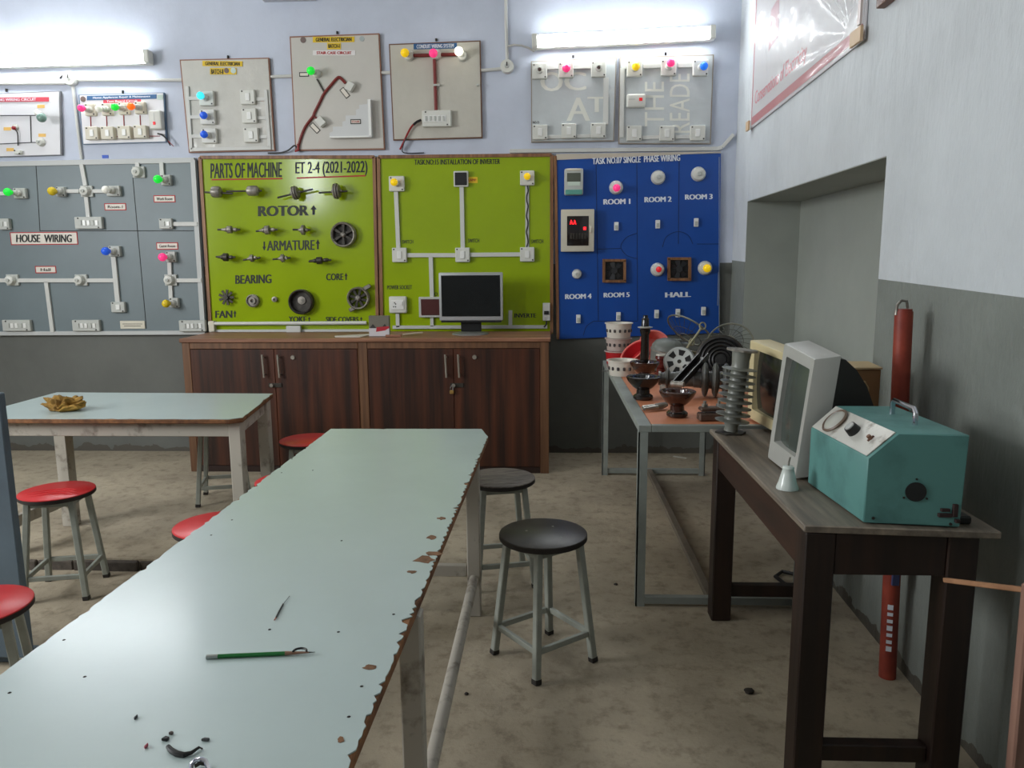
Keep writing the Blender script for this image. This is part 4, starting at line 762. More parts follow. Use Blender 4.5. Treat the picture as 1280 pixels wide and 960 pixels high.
c = sp(.76, .52)+nrm*.004; s = MB().lathe([(.042, 0), (.044, .006), (.04, .01), (.036, .006), (0, .006)], c, nrm, 28).build('dial', M('dial_ring', (110, 92, 78), .4), t); MB().lathe([(0, .0065), (.036, .0065), (.03, .011), (0, .013)], c, nrm, 24).build('dial_glass', M('dial_glass', (176, 176, 168), .12), s)
c = sp(.42, .5)+nrm*.004; s = MB().lathe([(0, 0), (.02, 0), (.019, .006), (.017, .022), (0, .022)], c, nrm, 14).build('knob', BLACK, t); MB().lathe([(0, .022), (.014, .022), (.013, .024), (0, .024)], c, nrm, 14).build('knob_cap', M('knob_cap', (188, 188, 184), .3, .6), s)
c = sp(.17, .52)+nrm*.004; s = MB().bar(c+(sp(.2, .7)-sp(.2, .4))*.35, c-(sp(.2, .7)-sp(.2, .4))*.35, .008, .006, .001, nrm).build('rust_slot', M('rust', (96, 62, 48), .8), t); MB().cyl(c, c+nrm*.012, .006).build('toggle', M('rust2', (120, 86, 66), .7), s)
a, c = mp(.74, .68, .25), mp(.70, .3, .25); hz = Vector((0, 0, .042)); hp = [a, a+hz*.75, a+hz+(c-a)*.06, c+hz+(a-c)*.06, c+hz*.75, c]; MB().tube(hp, .0075, 10).build('carry_handle', CHROME, t)
c = mp(.52, 0, .095); dn = Vector((-.135, -1, 0)).normalized(); s = MB().lathe([(0, .001), (.026, .001), (.026, .003), (0, .0035)], c, dn, 28).build('fan_opening', M('dark_hole', (26, 28, 28), .8), t)
for i in range(3):
    a = math.pi/2+i*2*math.pi/3; q = c+Vector((math.cos(a)*.032, -math.cos(a)*.004, math.sin(a)*.034)); MB().cyl(q, q+dn*.003, .0028, seg=8).build('screw', SCREW, s)
for u, zz, ww, hh in ((.83, .05, .022, .008), (.83, .036, .034, .01), (.93, .05, .012, .034), (.96, .022, .012, .01)):
    q = mp(u, 0, zz); MB().bx(q.x-ww/2, q.x+ww/2, q.y-.008, q.y+.002, q.z-hh/2, q.z+hh/2, .001).build('terminal', M('terminal_brown', (48, 28, 26), .6), t)
for u, zz in ((.1, .018), (.9, .012)): q = mp(u, 0, zz); MB().cyl(q, q+dn*.003, .004, seg=10).build('screw', SCREW, t)
t = thing('plug', 'small black plug on the bench behind the turquoise instrument corner', 'plug', (1.105, 2.02, BZ)); MB().bx(1.088, 1.122, 2.0, 2.045, BZ, BZ+.022, .004).build('plug_body', BLACK, t); MB().tube([(1.105, 2.045, BZ+.011), (1.11, 2.09, BZ+.008), (1.125, 2.12, BZ+.006)], .005, 8).build('cable', BLACK, t)
# ---- bell insulator
c = onz(984, 611, BZ); t = thing('bell_insulator', 'small white porcelain bell-shaped insulator at the bench edge', 'insulator', c); PORC = M('white_porcelain', (206, 214, 208), .18)
MB().lathe([(.030, 0), (.0335, .001), (.0335, .006), (.027, .022), (.02, .05), (.017, .062), (.0185, .066), (.015, .072), (.006, .074), (0, .074)], c, (0, 0, 1), 28).build('bell', PORC, t); MB().tube([c+Vector((0, 0, .072)), c+Vector((.001, 0, .085)), c+Vector((.004, 0, .1))], .003, 8).build('pin', STEEL, t)
# ---- ribbed post insulator
c = onz(913, 541, BZ); c.y = min(c.y, 3.1); t = thing('post_insulator', 'tall grey ribbed post insulator standing at the far end of the bench', 'insulator', c)
ax = Vector((.1, .0, 1)).normalized(); GI = M('grey_insulator', (128, 130, 122), .35, var=.15, vs=12); pr = [(0, .008), (.028, .008), (.026, .03)]
for i in range(9):
    h = .05+i*.0265; k_ = .068 if i % 1 == 0 else .06; pr += [(.033, h-.006), (k_, h), (k_+.001, h+.0025), (.034, h+.008), (.032, h+.016)]
pr += [(.034, .298), (.038, .335), (0, .335)]
MB().lathe(pr, c, ax, 30).build('ribbed_body', GI, t); MB().lathe([(0, 0), (.062, 0), (.062, .007), (0, .008)], c, (0, 0, 1), 6).build('base_flange', DARKSTEEL, t); MB().lathe([(0, .336), (.062, .336), (.062, .344), (0, .344)], c, ax, 10).build('top_flange', STEEL, t)

# ---- CRT monitors
def crt(t, P, depthv, plas, scr, rear, rim=.045, lower=.05, bulge=.02, fz=None):
    """P: four corners of the bezel face seen from the viewer: bottom far, bottom near, top near, top far; depthv: into the set"""
    P = [Vector(p) for p in P]; dv = Vector(depthv); f = lambda u, v, o=0: (P[0].lerp(P[1], u)).lerp(P[3].lerp(P[2], u), v)+dv*o
    L = 1.0
    b = MB(); u0, u1, v0, v1 = rim/.36, 1-rim/.36, (rim+lower*.4)/.4, 1-rim/.4
    out = [(0, 0), (1, 0), (1, 1), (0, 1)]; inn = [(u0, v0), (u1, v0), (u1, v1), (u0, v1)]
    O = [b.bm.verts.new(f(*q)) for q in out]; I = [b.bm.verts.new(f(*q, .004)) for q in inn]; I2 = [b.bm.verts.new(f(*q, .035)) for q in inn]; B2 = [b.bm.verts.new(f(*q, .085)) for q in out]
    for i in range(4):
        j = (i+1) % 4; b.bm.faces.new([O[i], O[j], I[j], I[i]]); b.bm.faces.new([I[i], I[j], I2[j], I2[i]]); b.bm.faces.new([O[j], O[i], B2[i], B2[j]])
    b.bm.faces.new(I2); b.bm.faces.new(B2[::-1]); b._bev(O, .006, 2); b.build('bezel', plas, t)
    b = MB(); n = 10; G = [[b.bm.verts.new(f(u0+(u1-u0)*i/n, v0+(v1-v0)*j/n, .03-bulge*(1-((i/n-.5)*2)**2*.5-((j/n-.5)*2)**2*.5))) for i in range(n+1)] for j in range(n+1)]
    for j in range(n):
        for i in range(n): b.bm.faces.new([G[j][i], G[j][i+1], G[j+1][i+1], G[j+1][i]])
    b.build('screen', scr, t)
    b = MB(); q = lambda s0, s1, o: [f(s0, s0, o), f(1-s0, s0, o), f(1-s0, s1, o), f(s0, s1, o)]
    rings = [[f(k, l, o) for k, l in ((i0, .03), (1-i0, .03), (1-i0, tp), (i0, tp))] for i0, tp, o in ((.03, .97, .0855), (.06, .95, .11), (.12, .84, .16), (.17, .68, .21), (.22, .5, .25))]; V = [[b.bm.verts.new(p) for p in r_] for r_ in rings]
    for r_ in range(len(V)-1):
        for i in range(4): b.bm.faces.new([V[r_][i], V[r_][(i+1) % 4], V[r_+1][(i+1) % 4], V[r_+1][i]])
    b.bm.faces.new(V[0][::-1]); b.bm.faces.new(V[-1]); b.build('rear_housing', rear, t)
    foot = f(.5, 0, .12); foot.z = BZ if fz is None else fz
    MB().lathe([(0, 0), (.09, 0), (.09, .003), (0, .006)], foot, (0, 0, 1), 24).build('stand_foot', rear, t)
    return f
GLASS = M('crt_glass', (72, 80, 75), .2); GCR = M('crt_grey', (172, 172, 166), .4, var=.08, vs=6); CRM = M('crt_cream', (206, 192, 150), .45, var=.15, vs=6)
t = thing('crt_monitor', 'grey tube monitor tilted back beside the turquoise instrument, ribbed reflection in its screen', 'monitor', (.85, 2.52, BZ))
P = [onz(959, 572, BZ+.006), onz(1001, 606, BZ+.006), ony(1018, 449, 2.405), ony(980, 429, 2.70)]
P[1].y = 2.402
f = crt(t, P, (.97, .04, .12), GCR, GLASS, M('crt_shadow_charcoal', (40, 38, 36), .5), .04, .06)  # charcoal puts the shadow on the rear housing into its colour
t = thing('crt_monitor', 'yellowed cream tube monitor behind the ribbed post insulator', 'monitor', (.95, 3.12, BZ))
P = [Vector((.868, 3.32, BZ+.02)), Vector((.905, 2.94, BZ+.02)), Vector((.925, 2.955, 1.135)), Vector((.87, 3.33, 1.155))]
crt(t, P, (.98, .0, .03), CRM, M('crt_dark_glass', (34, 36, 36), .12), CRM, .04, .03, fz=SZ+.0008)
# ---- carton and rope behind the monitors
t = thing('cardboard_box', 'brown cardboard box standing on the bench behind the grey tube monitor', 'box', (1.1, 2.84, BZ)); CB = M('cardboard', (142, 108, 70), .75, var=.12, vs=8)
MB().bx(1.085, 1.178, 2.74, 2.86, BZ, 1.11, .003).build('body', CB, t); MB().prism([(1.08, 2.735, 1.111), (1.18, 2.735, 1.111), (1.18, 2.86, 1.118), (1.08, 2.86, 1.118)], (0, 0, .006)).build('lid_flap', M('cardboard_light', (190, 168, 128), .7), t)
tag(MB().tube([(1.06+.02*math.sin(i*.9)+.03*(i/14), 2.685+.012*math.cos(i*1.3), BZ+.008+.02*i) for i in range(14)]+[(1.1, 2.69, 1.07), (1.115, 2.7, 1.05), (1.12, 2.71, 1.0), (1.125, 2.71, .9), (1.13, 2.71, BZ+.008)], .008, 8).build('rope', M('tan_rope', (178, 152, 108), .85, var=.3, vs=40), None, (1.08, 2.69, BZ)), 'tan rope bunched against the cardboard box', 'rope')

# ================================================================== PILE ON THE STEEL TABLE
TZ = SZ+.0005
BRN = M('brown_glaze', (62, 34, 24), .14, coat=.4); BLK = M('black_glaze', (30, 26, 24), .16, coat=.3)
def tub(loc, r, h, mat, name, label, tilt=None, group=None, holes=True, rimmat=None):
    loc = Vector(loc); t = thing(name, label, 'tub', loc, group); ax = Vector(tilt or (0, 0, 1)).normalized()
    s = MB().lathe([(0, 0), (r*.84, 0), (r*.86, .004), (r*.97, h-.006), (r*.94, h-.006), (r*.83, .008), (0, .006)], loc, ax, 28).build('wall', mat, t)
    MB().lathe([(r*.96, h-.008), (r*1.05, h-.006), (r*1.06, h), (r*.95, h), (r*.93, h-.006), (r*.96, h-.008)], loc, ax, 28).build('rim', rimmat or mat, t)
    if holes:
        b = MB()
        for i in range(7):
            a = -math.pi/2+(i-3)*.42; d = Vector((math.cos(a), math.sin(a), 0)); q = loc+d*(r*.92)+Vector((0, 0, h*.5)); b.bar(q-d*.004, q+d*.007, .014, .02, .003)
        b.build('slots', M('slot_dark', (70, 66, 66), .7), t)
    return t
cx, cy = .475, 5.14
TR = M('red_tub', (176, 30, 36), .35); TP = M('pinkish_tub', (190, 172, 164), .4); TW = M('white_tub', (216, 210, 198), .4)
tub((cx, cy, TZ), .088, .088, TR, 'plastic_tub', 'red plastic tub at the bottom of the stack in the table corner', holes=False, rimmat=TP)
tub((cx, cy, TZ+.0885), .086, .085, TP, 'plastic_tub', 'pinkish grey slotted plastic tub in the middle of the corner stack')
tub((cx+.002, cy, TZ+.174), .089, .1, TW, 'plastic_tub', 'white slotted plastic tub on top of the corner stack')
tub((.455, 4.62, TZ), .092, .092, TW, 'plastic_tub', 'white slotted plastic tub standing alone at the table edge')
tub((.59, 4.9, TZ+.062), .092, .075, TR, 'plastic_bowl', 'red plastic bowl tipped on its side in front of the tub stack', (-.62, -.3, .72), None, False, M('pink_rim', (226, 110, 104), .35))
tub((.70, 5.16, TZ+.09), .098, .09, M('pink_tub', (222, 120, 110), .4), 'plastic_bowl', 'pink plastic bowl leaning behind the thin dark post insulator', (.1, -.75, .5), None, False)
def disc_ins(loc, r, h, mat, label, name='disc_insulator', tilt=(0, 0, 1)):
    t = thing(name, label, 'insulator', loc); 
    MB().lathe([(0, .0), (r*.5, .0), (r*.56, .008), (r*.5, .022), (r*.4, .03), (r*.38, h*.42), (r*.62, h*.55), (r*.9, h*.78), (r, h*.93), (r*1.0, h*.97), (r*.92, h), (r*.82, h*.95), (r*.78, h*.86), (r*.68, h*.86), (r*.62, h*.97), (r*.55, h*.97), (r*.5, h*.84), (r*.3, h*.8), (0, h*.8)], loc, tilt, 36).build('glazed_shell', mat, t)
    MB().lathe([(0, h*.79), (r*.22, h*.79), (r*.2, h*.86), (r*.1, h*.9), (0, h*.9)], loc, tilt, 16).build('steel_cap', STEEL, t)
    MB().lathe([(r*.5, .002), (r*.585, .006), (r*.585, .018), (r*.5, .024)], loc, tilt, 30).build('foot_ring', BLK, t); return t
disc_ins((.575, 3.37, TZ), .08, .118, BRN, 'brown glazed cup-shaped disc insulator nearest the front rail of the steel table')
disc_ins((.478, 3.8, TZ), .085, .118, BLK, 'dark glazed cup-shaped disc insulator, second from the front rail near the left edge')
disc_ins((.545, 4.3, TZ), .083, .125, BRN, 'brown cup-shaped disc insulator holding up the thin dark post')
q = Vector((.545, 4.3, TZ+.1135)); t = thing('bushing_insulator', 'thin dark post with a white flange rising from a brown disc insulator', 'insulator', q)
MB().lathe([(0, 0), (.02, 0), (.024, .02), (.022, .16), (.028, .175), (.03, .19), (.022, .2), (.02, .24), (.014, .255), (.014, .27), (0, .27)], q, (0, 0, 1), 20).build('rod', BLK, t); MB().lathe([(.02, .196), (.04, .2), (.042, .204), (.02, .208)], q, (0, 0, 1), 24).build('flange', M('flange_white', (186, 188, 180), .4), t); MB().lathe([(.014, .243), (.021, .246), (.021, .251), (.014, .254)], q, (0, 0, 1), 20).build('collar', DARKSTEEL, t)
# pedestal insulators / fittings behind
q = Vector((.675, 4.55, TZ)); t = thing('spool_insulator', 'small white and red spool insulator between the thin post and the pulley', 'insulator', q)
MB().lathe([(0, 0), (.036, 0), (.036, .02), (.026, .03), (.026, .05), (.038, .06), (.038, .075), (.026, .085), (.026, .1), (.036, .11), (.034, .125), (0, .125)], q, (0, 0, 1), 20).build('spool', M('maroon_glaze', (92, 34, 28), .25), t); MB().lathe([(.02, .126), (.032, .127), (.03, .135), (0, .135)], q, (0, 0, 1), 20).build('cap', M('spool_white', (196, 190, 176), .4), t)
# pulley / motor
q = Vector((.745, 4.34, TZ+.118)); ax = Vector((-.22, -1, .32)).normalized(); t = thing('motor_end_cover', 'grey motor end cover with a white six-spoked face in the middle of the pile', 'motor', q)
CAST = M('cast_grey', (150, 152, 148), .45, var=.15, vs=15)
MB().lathe([(0, -.12), (.07, -.12), (.088, -.1), (.09, -.012), (.088, 0), (.078, .002), (0, .001)], q, ax, 30).build('barrel', CAST, t)
ex = ax.orthogonal().normalized(); ey = ax.cross(ex); b = MB()
for i in range(6):
    a = 2*math.pi*(i+.5)/6; d = ex*math.cos(a)+ey*math.sin(a); s2 = ex*-math.sin(a)+ey*math.cos(a)
    b.prism([q+ax*.002+d*.034-s2*.011, q+ax*.002+d*.034+s2*.011, q+ax*.002+d*.066+s2*.02, q+ax*.002+d*.066-s2*.02], ax*.0045)
MB().lathe([(.002, .001), (.08, .001), (.082, .003), (.079, .0055), (.002, .0055)], q, ax, 36).build('spoked_face', M('white_face', (206, 212, 208), .35), t); b.build('openings', BLACK, t); MB().lathe([(0, .004), (.012, .004), (.01, .009), (0, .009)], q, ax, 16).build('shaft_hole', DARKSTEEL, t)
b = MB()
for sx in (-1, 1): b.bx(q.x+sx*.05-.02, q.x+sx*.05+.02, q.y+.0, q.y+.09, TZ, TZ+.05, .004)
b.build('feet', CAST, t)
q = Vector((.735, 4.78, TZ+.013)); t = thing('motor_hood', 'dull grey domed motor hood behind the spoked cover', 'motor', q)
MB().lathe([(.085, 0), (.1, .002), (.102, .12), (.098, .15), (.08, .175), (.045, .19), (0, .193)], q, (.08, -.12, 1), 30).build('dome', M('hood_grey', (112, 116, 110), .5, var=.15, vs=10), t); MB().lathe([(.1, .118), (.106, .12), (.106, .128), (.1, .13)], q, (.08, -.12, 1), 30).build('band', STEEL, t)
# big black ringed disc
q = Vector((.955, 4.25, TZ+.14)); ax = Vector((-.25, -1, .22)).normalized(); t = thing('ribbed_disc', 'large black concentric-ribbed disc leaning behind the ribbed post insulator', 'insulator', q)
pr = [(0, -.05), (.05, -.05), (.06, -.03), (.13, -.01), (.135, 0)]
for r_ in (.124, .104, .084, .064, .046): pr += [(r_, .012), (r_-.006, .014), (r_-.012, -.002), (r_-.016, -.002)]
pr += [(.028, .01), (0, .012)]
MB().lathe(pr, q, ax, 40).build('ribbed_face', M('black_ribs', (34, 33, 32), .32), t); MB().lathe([(.128, -.012), (.137, -.006), (.137, .006), (.128, .008)], q, ax, 40).build('outer_ring', DARKSTEEL, t)
# lying post insulator
q = Vector((.58, 3.9, TZ+.0905)); ax = Vector((1, -.22, 0)).normalized(); t = thing('post_insulator', 'grey post insulator lying on its side across the pile, large ribs to the right', 'insulator', q)
pr = [(0, 0), (.03, 0), (.03, .02), (.055, .03), (.055, .036), (.034, .045), (.034, .07), (.038, .075), (.038, .16), (.042, .165), (.042, .19)]
for i in range(3): h = .2+i*.05; pr += [(.045, h), (.066, h+.003), (.082, h+.01), (.088, h+.018), (.082, h+.026), (.066, h+.033), (.044, h+.037)]
pr += [(.04, .36), (.03, .37), (0, .37)]
MB().lathe(pr, q, ax, 32).build('ribbed_body', M('slate_insulator', (92, 92, 88), .28, var=.2, vs=8), t); MB().lathe([(0, -.012), (.036, -.012), (.036, -.001), (0, -.001)], q, ax, 20).build('end_cap', STEEL, t)
# black channel arms
t = thing('channel_bracket', 'black slotted channel bracket leaning up across the pile', 'bracket', (.7, 4.0, TZ))
a, c = ony(847, 480, 3.72), ony(880, 444, 3.95); s_ = Vector((.02, -.012, 0))
for k_ in (-1, 1): MB().bar(a+s_*k_, c+s_*k_, .008, .03, .001).build('flange', M('black_iron', (38, 36, 34), .35, .5), t)
MB().bar(a-Vector((0, 0, .012)), c-Vector((0, 0, .012)), .038, .005, .001).build('web', M('black_iron', (38, 36, 34), .35, .5), t); MB().cyl(a-s_*1.4, a+s_*1.4, .014).build('bolt', STEEL, t)
# fan guards
def guard(q, ax, r, dep, label, n=22, ry=1.0):
    q = Vector(q); ax = Vector(ax).normalized(); ex = ax.cross(Vector((0, 0, 1))).normalized(); ey = ex.cross(ax); t = thing('fan_guard', label, 'fan guard', q); G = M('wire_grey', (132, 132, 118), .4, .6)
    ring = lambda rr, o: [q+ax*o+(ex*math.cos(2*math.pi*i/40)+ey*math.sin(2*math.pi*i/40)*ry)*rr for i in range(40)]
    MB().tube(ring(r, 0), .0055, 8, True).build('outer_ring', G, t); MB().tube(ring(r*.25, dep), .003, 6, True).build('inner_ring', G, t); b = MB()
    for i in range(n):
        a = 2*math.pi*i/n; d = ex*math.cos(a)+ey*math.sin(a)*ry; b.tube([q+d*r*(1-k_/5*.75)+ax*dep*math.sin(k_/5*math.pi/2) for k_ in range(6)], .0015, 5)
    b.tube(ring(r*.6, dep*.75), .002, 5, True); b.build('wires', M('wire_dark', (84, 84, 76), .45, .6), t); return t
guard((.92, 4.98, TZ+.23), (.55, .35, .75), .165, -.05, 'oval wire fan guard standing highest on the pile against the blue board')
guard((1.12, 4.75, TZ+.17), (-.35, -.9, .55), .14, .05, 'dark wire fan guard leaning in the corner by the wall niche')
# grey box under, rods, wires
t = thing('choke_coil', 'grey metal ballast box with end flaps behind the domed hood', 'ballast', (.86, 5.0, TZ)); CG = M('ballast_grey', (130, 136, 130), .5, .2, var=.2, vs=12)
MB().bx(.83, .97, 5.19, 5.27, TZ, TZ+.13, .006).build('body', CG, t); MB().bx(.84, .9, 5.17, 5.189, TZ+.05, TZ+.16, .004).build('flap', CG, t)
t = thing('linkage_rod', 'pale jointed rod with ring ends sticking up out of the pile', 'rod', (.87, 4.55, TZ+.17)); PRD = M('pale_rod', (166, 160, 130), .45, .3)
a, c = Vector((.815, 4.6, TZ+.13)), Vector((.94, 4.74, TZ+.27)); MB().tube([a, a.lerp(c, .3)+Vector((.0, 0, .008)), a.lerp(c, .7), c], .007, 8).build('rod', PRD, t)
d = (c-a).normalized(); n2 = Vector((0, -1, 0)); e2 = d.cross(n2).normalized()
for cc, rr in ((c+d*.022, .02), (a.lerp(c, .45), .016)): MB().tube([cc+(d*1.3*math.cos(k_*math.pi/8)+e2*math.sin(k_*math.pi/8))*rr for k_ in range(16)], .0045, 8, True).build('ring', PRD, t)
t = thing('coiled_cable', 'tangled olive cable bundle lying over the middle of the pile', 'cable', (.86, 4.5, TZ+.1)); rnd = random.Random(3)
for m_ in (M('olive_cable', (92, 90, 62), .6), M('pale_cable', (150, 146, 124), .6), DARKSTEEL):
    pts = [Vector((.86+.06*math.cos(i*.8+rnd.random())+rnd.uniform(-.01, .01), 4.49+.04*math.sin(i*.8), TZ+.09+.0055*i+rnd.uniform(-.006, .006))) for i in range(16)]; MB().tube(pts, .006, 6).build('loop', m_, t)
# clamps
def clamp(q, label, rz=0, mat=STEEL):
    q = Vector(q); t = thing('bolted_clamp', label, 'clamp', q)
    R = Matrix.Translation(q) @ Matrix.Rotation(rz, 4, 'Z')
    MB().bx(-.06, .06, -.025, .025, 0, .035, .006).xf(R).build('lower_jaw', mat, t); MB().bx(-.055, .05, -.023, .023, .042, .06, .006).xf(R).build('upper_jaw', mat, t)
    for x in (-.032, .03):
        b_ = MB(); b_.cyl((x, 0, .036), (x, 0, .085), .007, seg=10); b_.lathe([(0, .061), (.013, .061), (.013, .072), (0, .072)], (x, 0, 0), (0, 0, 1), 6); b_.xf(R).build('bolt', M('bolt_steel', (152, 148, 140), .35, .7), t)
    return t
clamp((.71, 3.29, TZ), 'rusty bolted steel clamp at the front rail beside the ribbed post insulator', .1, M('rusty_steel', (112, 92, 80), .5, .5, var=.3, vs=20)); clamp((.655, 4.06, TZ), 'dull bolted clamp half hidden behind the lying post insulator', .6)
q = Vector((.49, 3.52, TZ)); t = thing('clevis_fitting', 'bright forked clevis fitting lying on the orange top left of the brown insulator', 'fitting', q); SB = M('bright_steel', (176, 174, 166), .3, .8)
for k_ in (-1, 1): MB().tube([q+Vector((-.05, k_*.02-.02, .012)), q+Vector((-.015, k_*.02-.01, .014)), q+Vector((.02, k_*.012, .016))], [.008, .01, .01], 8).build('prong', SB, t)
MB().tube([q+Vector((.012, 0, .016)), q+Vector((.04, .01, .018)), q+Vector((.065, .03, .02))], [.014, .016, .012], 10).build('shank', STEEL, t); MB().cyl(q+Vector((-.046, -.05, .012)), q+Vector((-.046, .012, .012)), .006).build('pin', STEEL, t)
tag(MB().bar((.34, 4.72, TZ+.0085), (.45, 4.76, TZ+.0085), .012, .004, .001).build('metal_strip', STEEL, None, (.4, 4.74, TZ)), 'thin metal strip sticking out over the left edge of the steel table', 'strip')

# ================================================================== SIDE WALL AND FLOOR THINGS
# red tube
t = thing('red_cylinder_tube', 'tall slim red tube with a hook on top standing against the side wall', 'tube', (1.236, 2.64, 0)); REDT = M('red_tube', (160, 66, 46), .5, col2=(122, 44, 34), vs=7)
a, c = Vector((1.232, 2.64, .0)), Vector((1.205, 2.66, 1.32)); d = (c-a).normalized()
MB().cyl(a, c, .029, seg=24).build('tube', REDT, t); MB().cyl(c, c+d*.008, .026, seg=20).build('cap', REDT, t)
MB().tube([c+Vector((.012, 0, .01)), c+Vector((.006, 0, .035)), c+Vector((-.012, 0, .036)), c+Vector((-.026, -.004, .02)), c+Vector((-.028, -.006, -.012))], .005, 8).build('hook', STEEL, t)
b = MB()
for i in range(7): q = a+d*(.12+.026*i)+Vector((-.012, -.0275, 0)); b.bar(q+Vector((-.008, .004, 0)), q+Vector((.009, -.002, 0)), .012 if i % 3 else .018, .004, 0, (0, 1, 0))
b.build('faded_marks', INKWHITE, t)
MB().bx(a.x-.022, a.x+.004, a.y-.031, a.y-.022, .36, .45, .002).build('blue_label', M('blue_label', (62, 70, 110), .5), t)
# plastic covered poster
cs = [onright(938, 163, .01), onright(1078, 54, .01)]
t = thing('wrapped_poster', 'large poster under crinkled clear plastic high on the side wall', 'poster', (cs[0]+cs[1])/2)
ya, yb, za, zt_ = cs[0].y, cs[1].y-.02, 2.365, 3.45
PW = lambda y, z_, o: Vector((wx(y)-o, y, z_))
zb = lambda y: 2.355+(ya-y)/(ya-yb)*.035
MB().prism([PW(ya, zb(ya), .003), PW(yb, zb(yb), .003), PW(yb, zt_, .003), PW(ya, zt_, .003)], (-.006, 0, 0)).build('sheet', M('poster_paper', (204, 200, 202), .5), t)
MB().prism([PW(ya-.03, zb(ya)+.02, .0095), PW(yb+.03, zb(yb)+.02, .0095), PW(yb+.03, zb(yb)+.07, .0095), PW(ya-.03, zb(ya)+.07, .0095)], (-.001, 0, 0)).build('red_band', M('poster_red', (180, 16, 38), .5), t)
MB().prism([PW(ya-.012, zb(ya)+.02, .0095), PW(ya-.03, zb(ya)+.02, .0095), PW(ya-.03, zt_, .0095), PW(ya-.012, zt_, .0095)], (-.001, 0, 0)).build('red_band', M('poster_red', (180, 16, 38), .5), t)
PINK = M('poster_pink_ink', (226, 92, 108), .5); text_mesh('Conservations of Electricity', lambda u, v: PW(ya-.1-1.1*u, zb(ya-.1-1.1*u)+.11+.11*v, .0105), PINK, t, bold=.01)
MB().prism([PW(ya-.4, 2.75, .0095), PW(ya-.62, 2.78, .0095), PW(ya-.6, 3.0, .0095), PW(ya-.42, 2.98, .0095)], (-.001, 0, 0)).build('printed_patch', M('poster_mauve', (190, 132, 142), .5), t)
b = MB(); nu, nv = 130, 90; G = []
for j in range(nv+1):
    row = []
    for i in range(nu+1):
        y = ya+(yb-ya)*i/nu; z_ = zb(y)+(zt_-zb(y))*j/nv; ry, rz_ = (y-yb-.1), (z_-zb(yb)-.05); an = math.atan2(rz_, ry); ds = math.hypot(ry, rz_)
        edge = min(1, min(i, nu-i, j, nv-j)/4); h = .024+edge*(.016*math.sin(an*26+1.8*math.sin(an*9))*min(1, ds*3)*math.exp(-ds*1.1)+.008*noise.noise(Vector((y*5, z_*5, 1)))+.009*noise.noise(Vector((y*11, z_*11, 4)))+.004*noise.noise(Vector((y*23, z_*23, 4))))
        row.append(b.bm.verts.new(PW(y, z_, max(h, .0125))))
    G.append(row)
for j in range(nv):
    for i in range(nu): b.bm.faces.new([G[j][i], G[j][i+1], G[j+1][i+1], G[j+1][i]])
film = M('clear_film', (224, 228, 230), .3, alpha=.28, spec=.6); b.build('plastic_cover', film, t, ang=180)
for y0, z0 in ((yb+.07, zb(yb)-.0), (ya-.0, zb(ya))): MB().prism([PW(y0+.03, z0-.01, .0235), PW(y0-.09 if y0 < 4 else y0-.04, z0-.01, .0235), PW(y0-.09 if y0 < 4 else y0-.04, z0+.05, .0235), PW(y0+.03, z0+.05, .0235)], (-.012, 0, 0)).build('wood_batten', M('batten_wood', (206, 176, 140), .6), t)
MB().prism([PW(yb+.03, zb(yb)+.06, .0235), PW(yb, zb(yb)+.06, .0235), PW(yb, zt_, .0235), PW(yb+.03, zt_, .0235)], (-.01, 0, 0)).build('side_batten', M('batten_pale', (206, 190, 184), .5), t)
# wooden bracket high on the wall
p = onright(1106, 11, 0); q = onright(1150, 6, 0)
t = thing('picture_frame', 'corner of a brown wooden frame at the top edge on the side wall', 'frame', p); yy0, yy1 = p.y, p.y-.75
MB().prism([PW(yy0, p.z, .0), PW(yy1, p.z-.0, .0), PW(yy1, p.z+.04, .0), PW(yy0, p.z+.04, .0)], (-.035, 0, 0), .003).build('lower_rail', wood_mat('frame_brown', (92, 58, 38), (140, 94, 66), (10, 1, 10), .5), t)
MB().prism([PW(yy0, p.z+.041, .0), PW(yy0-.04, p.z+.041, .0), PW(yy0-.04, p.z+.7, .0), PW(yy0, p.z+.7, .0)], (-.035, 0, 0), .003).build('side_rail', M('frame_blue', (140, 178, 206), .5), t)
MB().prism([PW(yy0-.041, p.z+.041, .002), PW(yy1, p.z+.041, .002), PW(yy1, p.z+.7, .002), PW(yy0-.041, p.z+.7, .002)], (-.012, 0, 0)).build('picture', PAPERW, t)
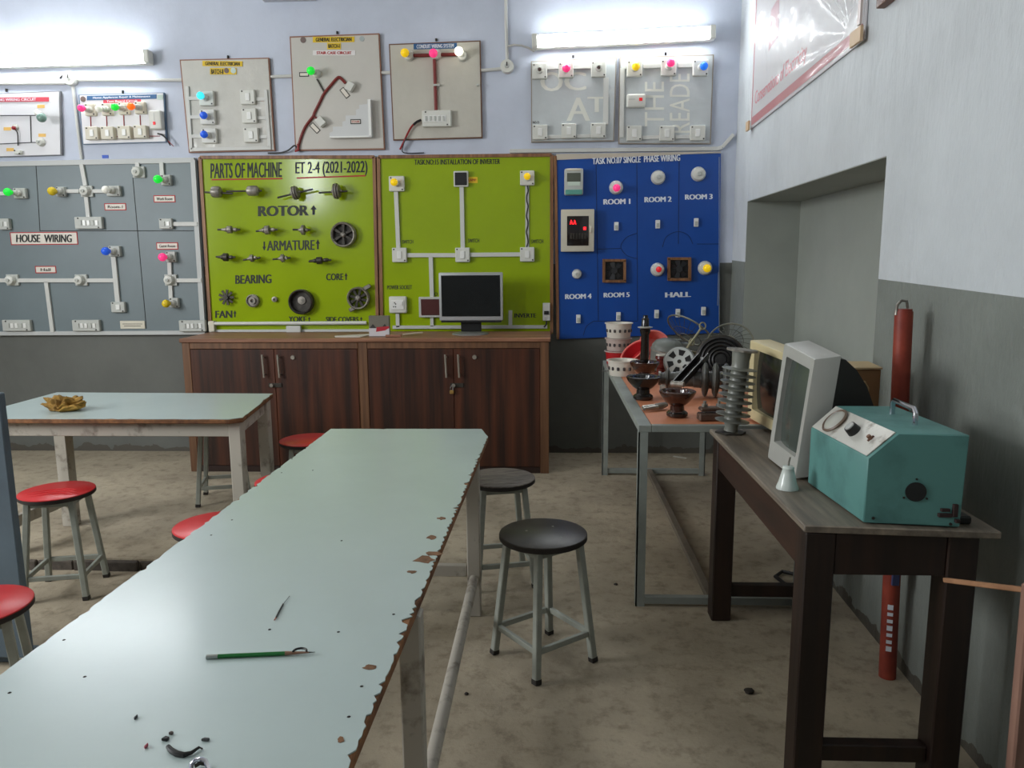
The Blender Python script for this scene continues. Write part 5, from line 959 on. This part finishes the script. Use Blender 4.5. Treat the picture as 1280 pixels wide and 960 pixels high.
# wooden stand at the right frame edge
t = thing('wooden_frame_stand', 'pinkish brown wooden post with a thin rail at the right frame edge', 'stand', (1.045, 1.6, 0)); PWD = wood_mat('pink_wood', (128, 96, 84), (172, 134, 116), (14, 14, .8), .45)
a = ony(1284, 742, 1.6); MB().bar((a.x+.02, 1.6, 0), (a.x+.008, 1.6, a.z+.02), .03, .03, .004).build('post', PWD, t); MB().bar((a.x+.06, 1.63, 0), (a.x+.048, 1.63, a.z+.02), .03, .03, .004).build('post', PWD, t)
MB().bar((a.x+.01, 1.618, a.z), tuple(ony(1181, 725, 1.88)), .012, .012, .002).build('rail', wood_mat('rail_wood', (140, 100, 72), (186, 140, 104), (6, 6, 6), .5), t)
# cable by the wall
tag(MB().tube([(1.262, 3.42, .6), (1.255, 3.4, .3), (1.235, 3.36, .12), (1.2, 3.34, .03), (1.16, 3.36, .011), (1.1, 3.42, .011), (1.08, 3.5, .011), (1.13, 3.56, .012), (1.19, 3.5, .02), (1.21, 3.4, .03)], .009, 8).build('cable', WIREK, None, (1.2, 3.4, 0)), 'black cable hanging down the side wall to a loop on the floor', 'cable')
for i, (px, py, l) in enumerate(((850, 572, .09), (843, 589, .07))):
    c = onz(px, py, 0); tag(MB().bar(c+Vector((-l/2, .03, .003)), c+Vector((l/2, -.03, .003)), .02, .004, .001).build('paper_scrap', M('floor_paper', (196, 192, 182), .7), None, c), ('white paper scrap on the floor by the far rail of the steel table', 'small white paper scrap on the floor just nearer than the other one')[i], 'scrap')
for i, (px, py, s_, lb) in enumerate(((936, 866, .018, 'dark crumpled lump lying on the floor under the bench'), (583, 868, .008, 'tiny dark crumb on the floor beside the long table'), (770, 731, .01, 'dark crumb on the floor between stool and steel table'))):
    c = onz(px, py, 0); b = MB(); b.ball(c+Vector((0, 0, s_*.35)), s_, (0, 0, 1), .5, 9, 6)
    for v in b.bm.verts: v.co += Vector((noise.noise(v.co*90), noise.noise(v.co*90+Vector((5, 0, 0))), 0))*s_*.4; v.co.z = max(v.co.z, .0005)
    tag(b.build('floor_crumb', M('crumb_dark', (46, 40, 34), .9), None, c), lb, 'debris')
# bookkeeping keys are only needed while building
for o in bpy.data.objects:
    if '_o' in o: del o['_o']
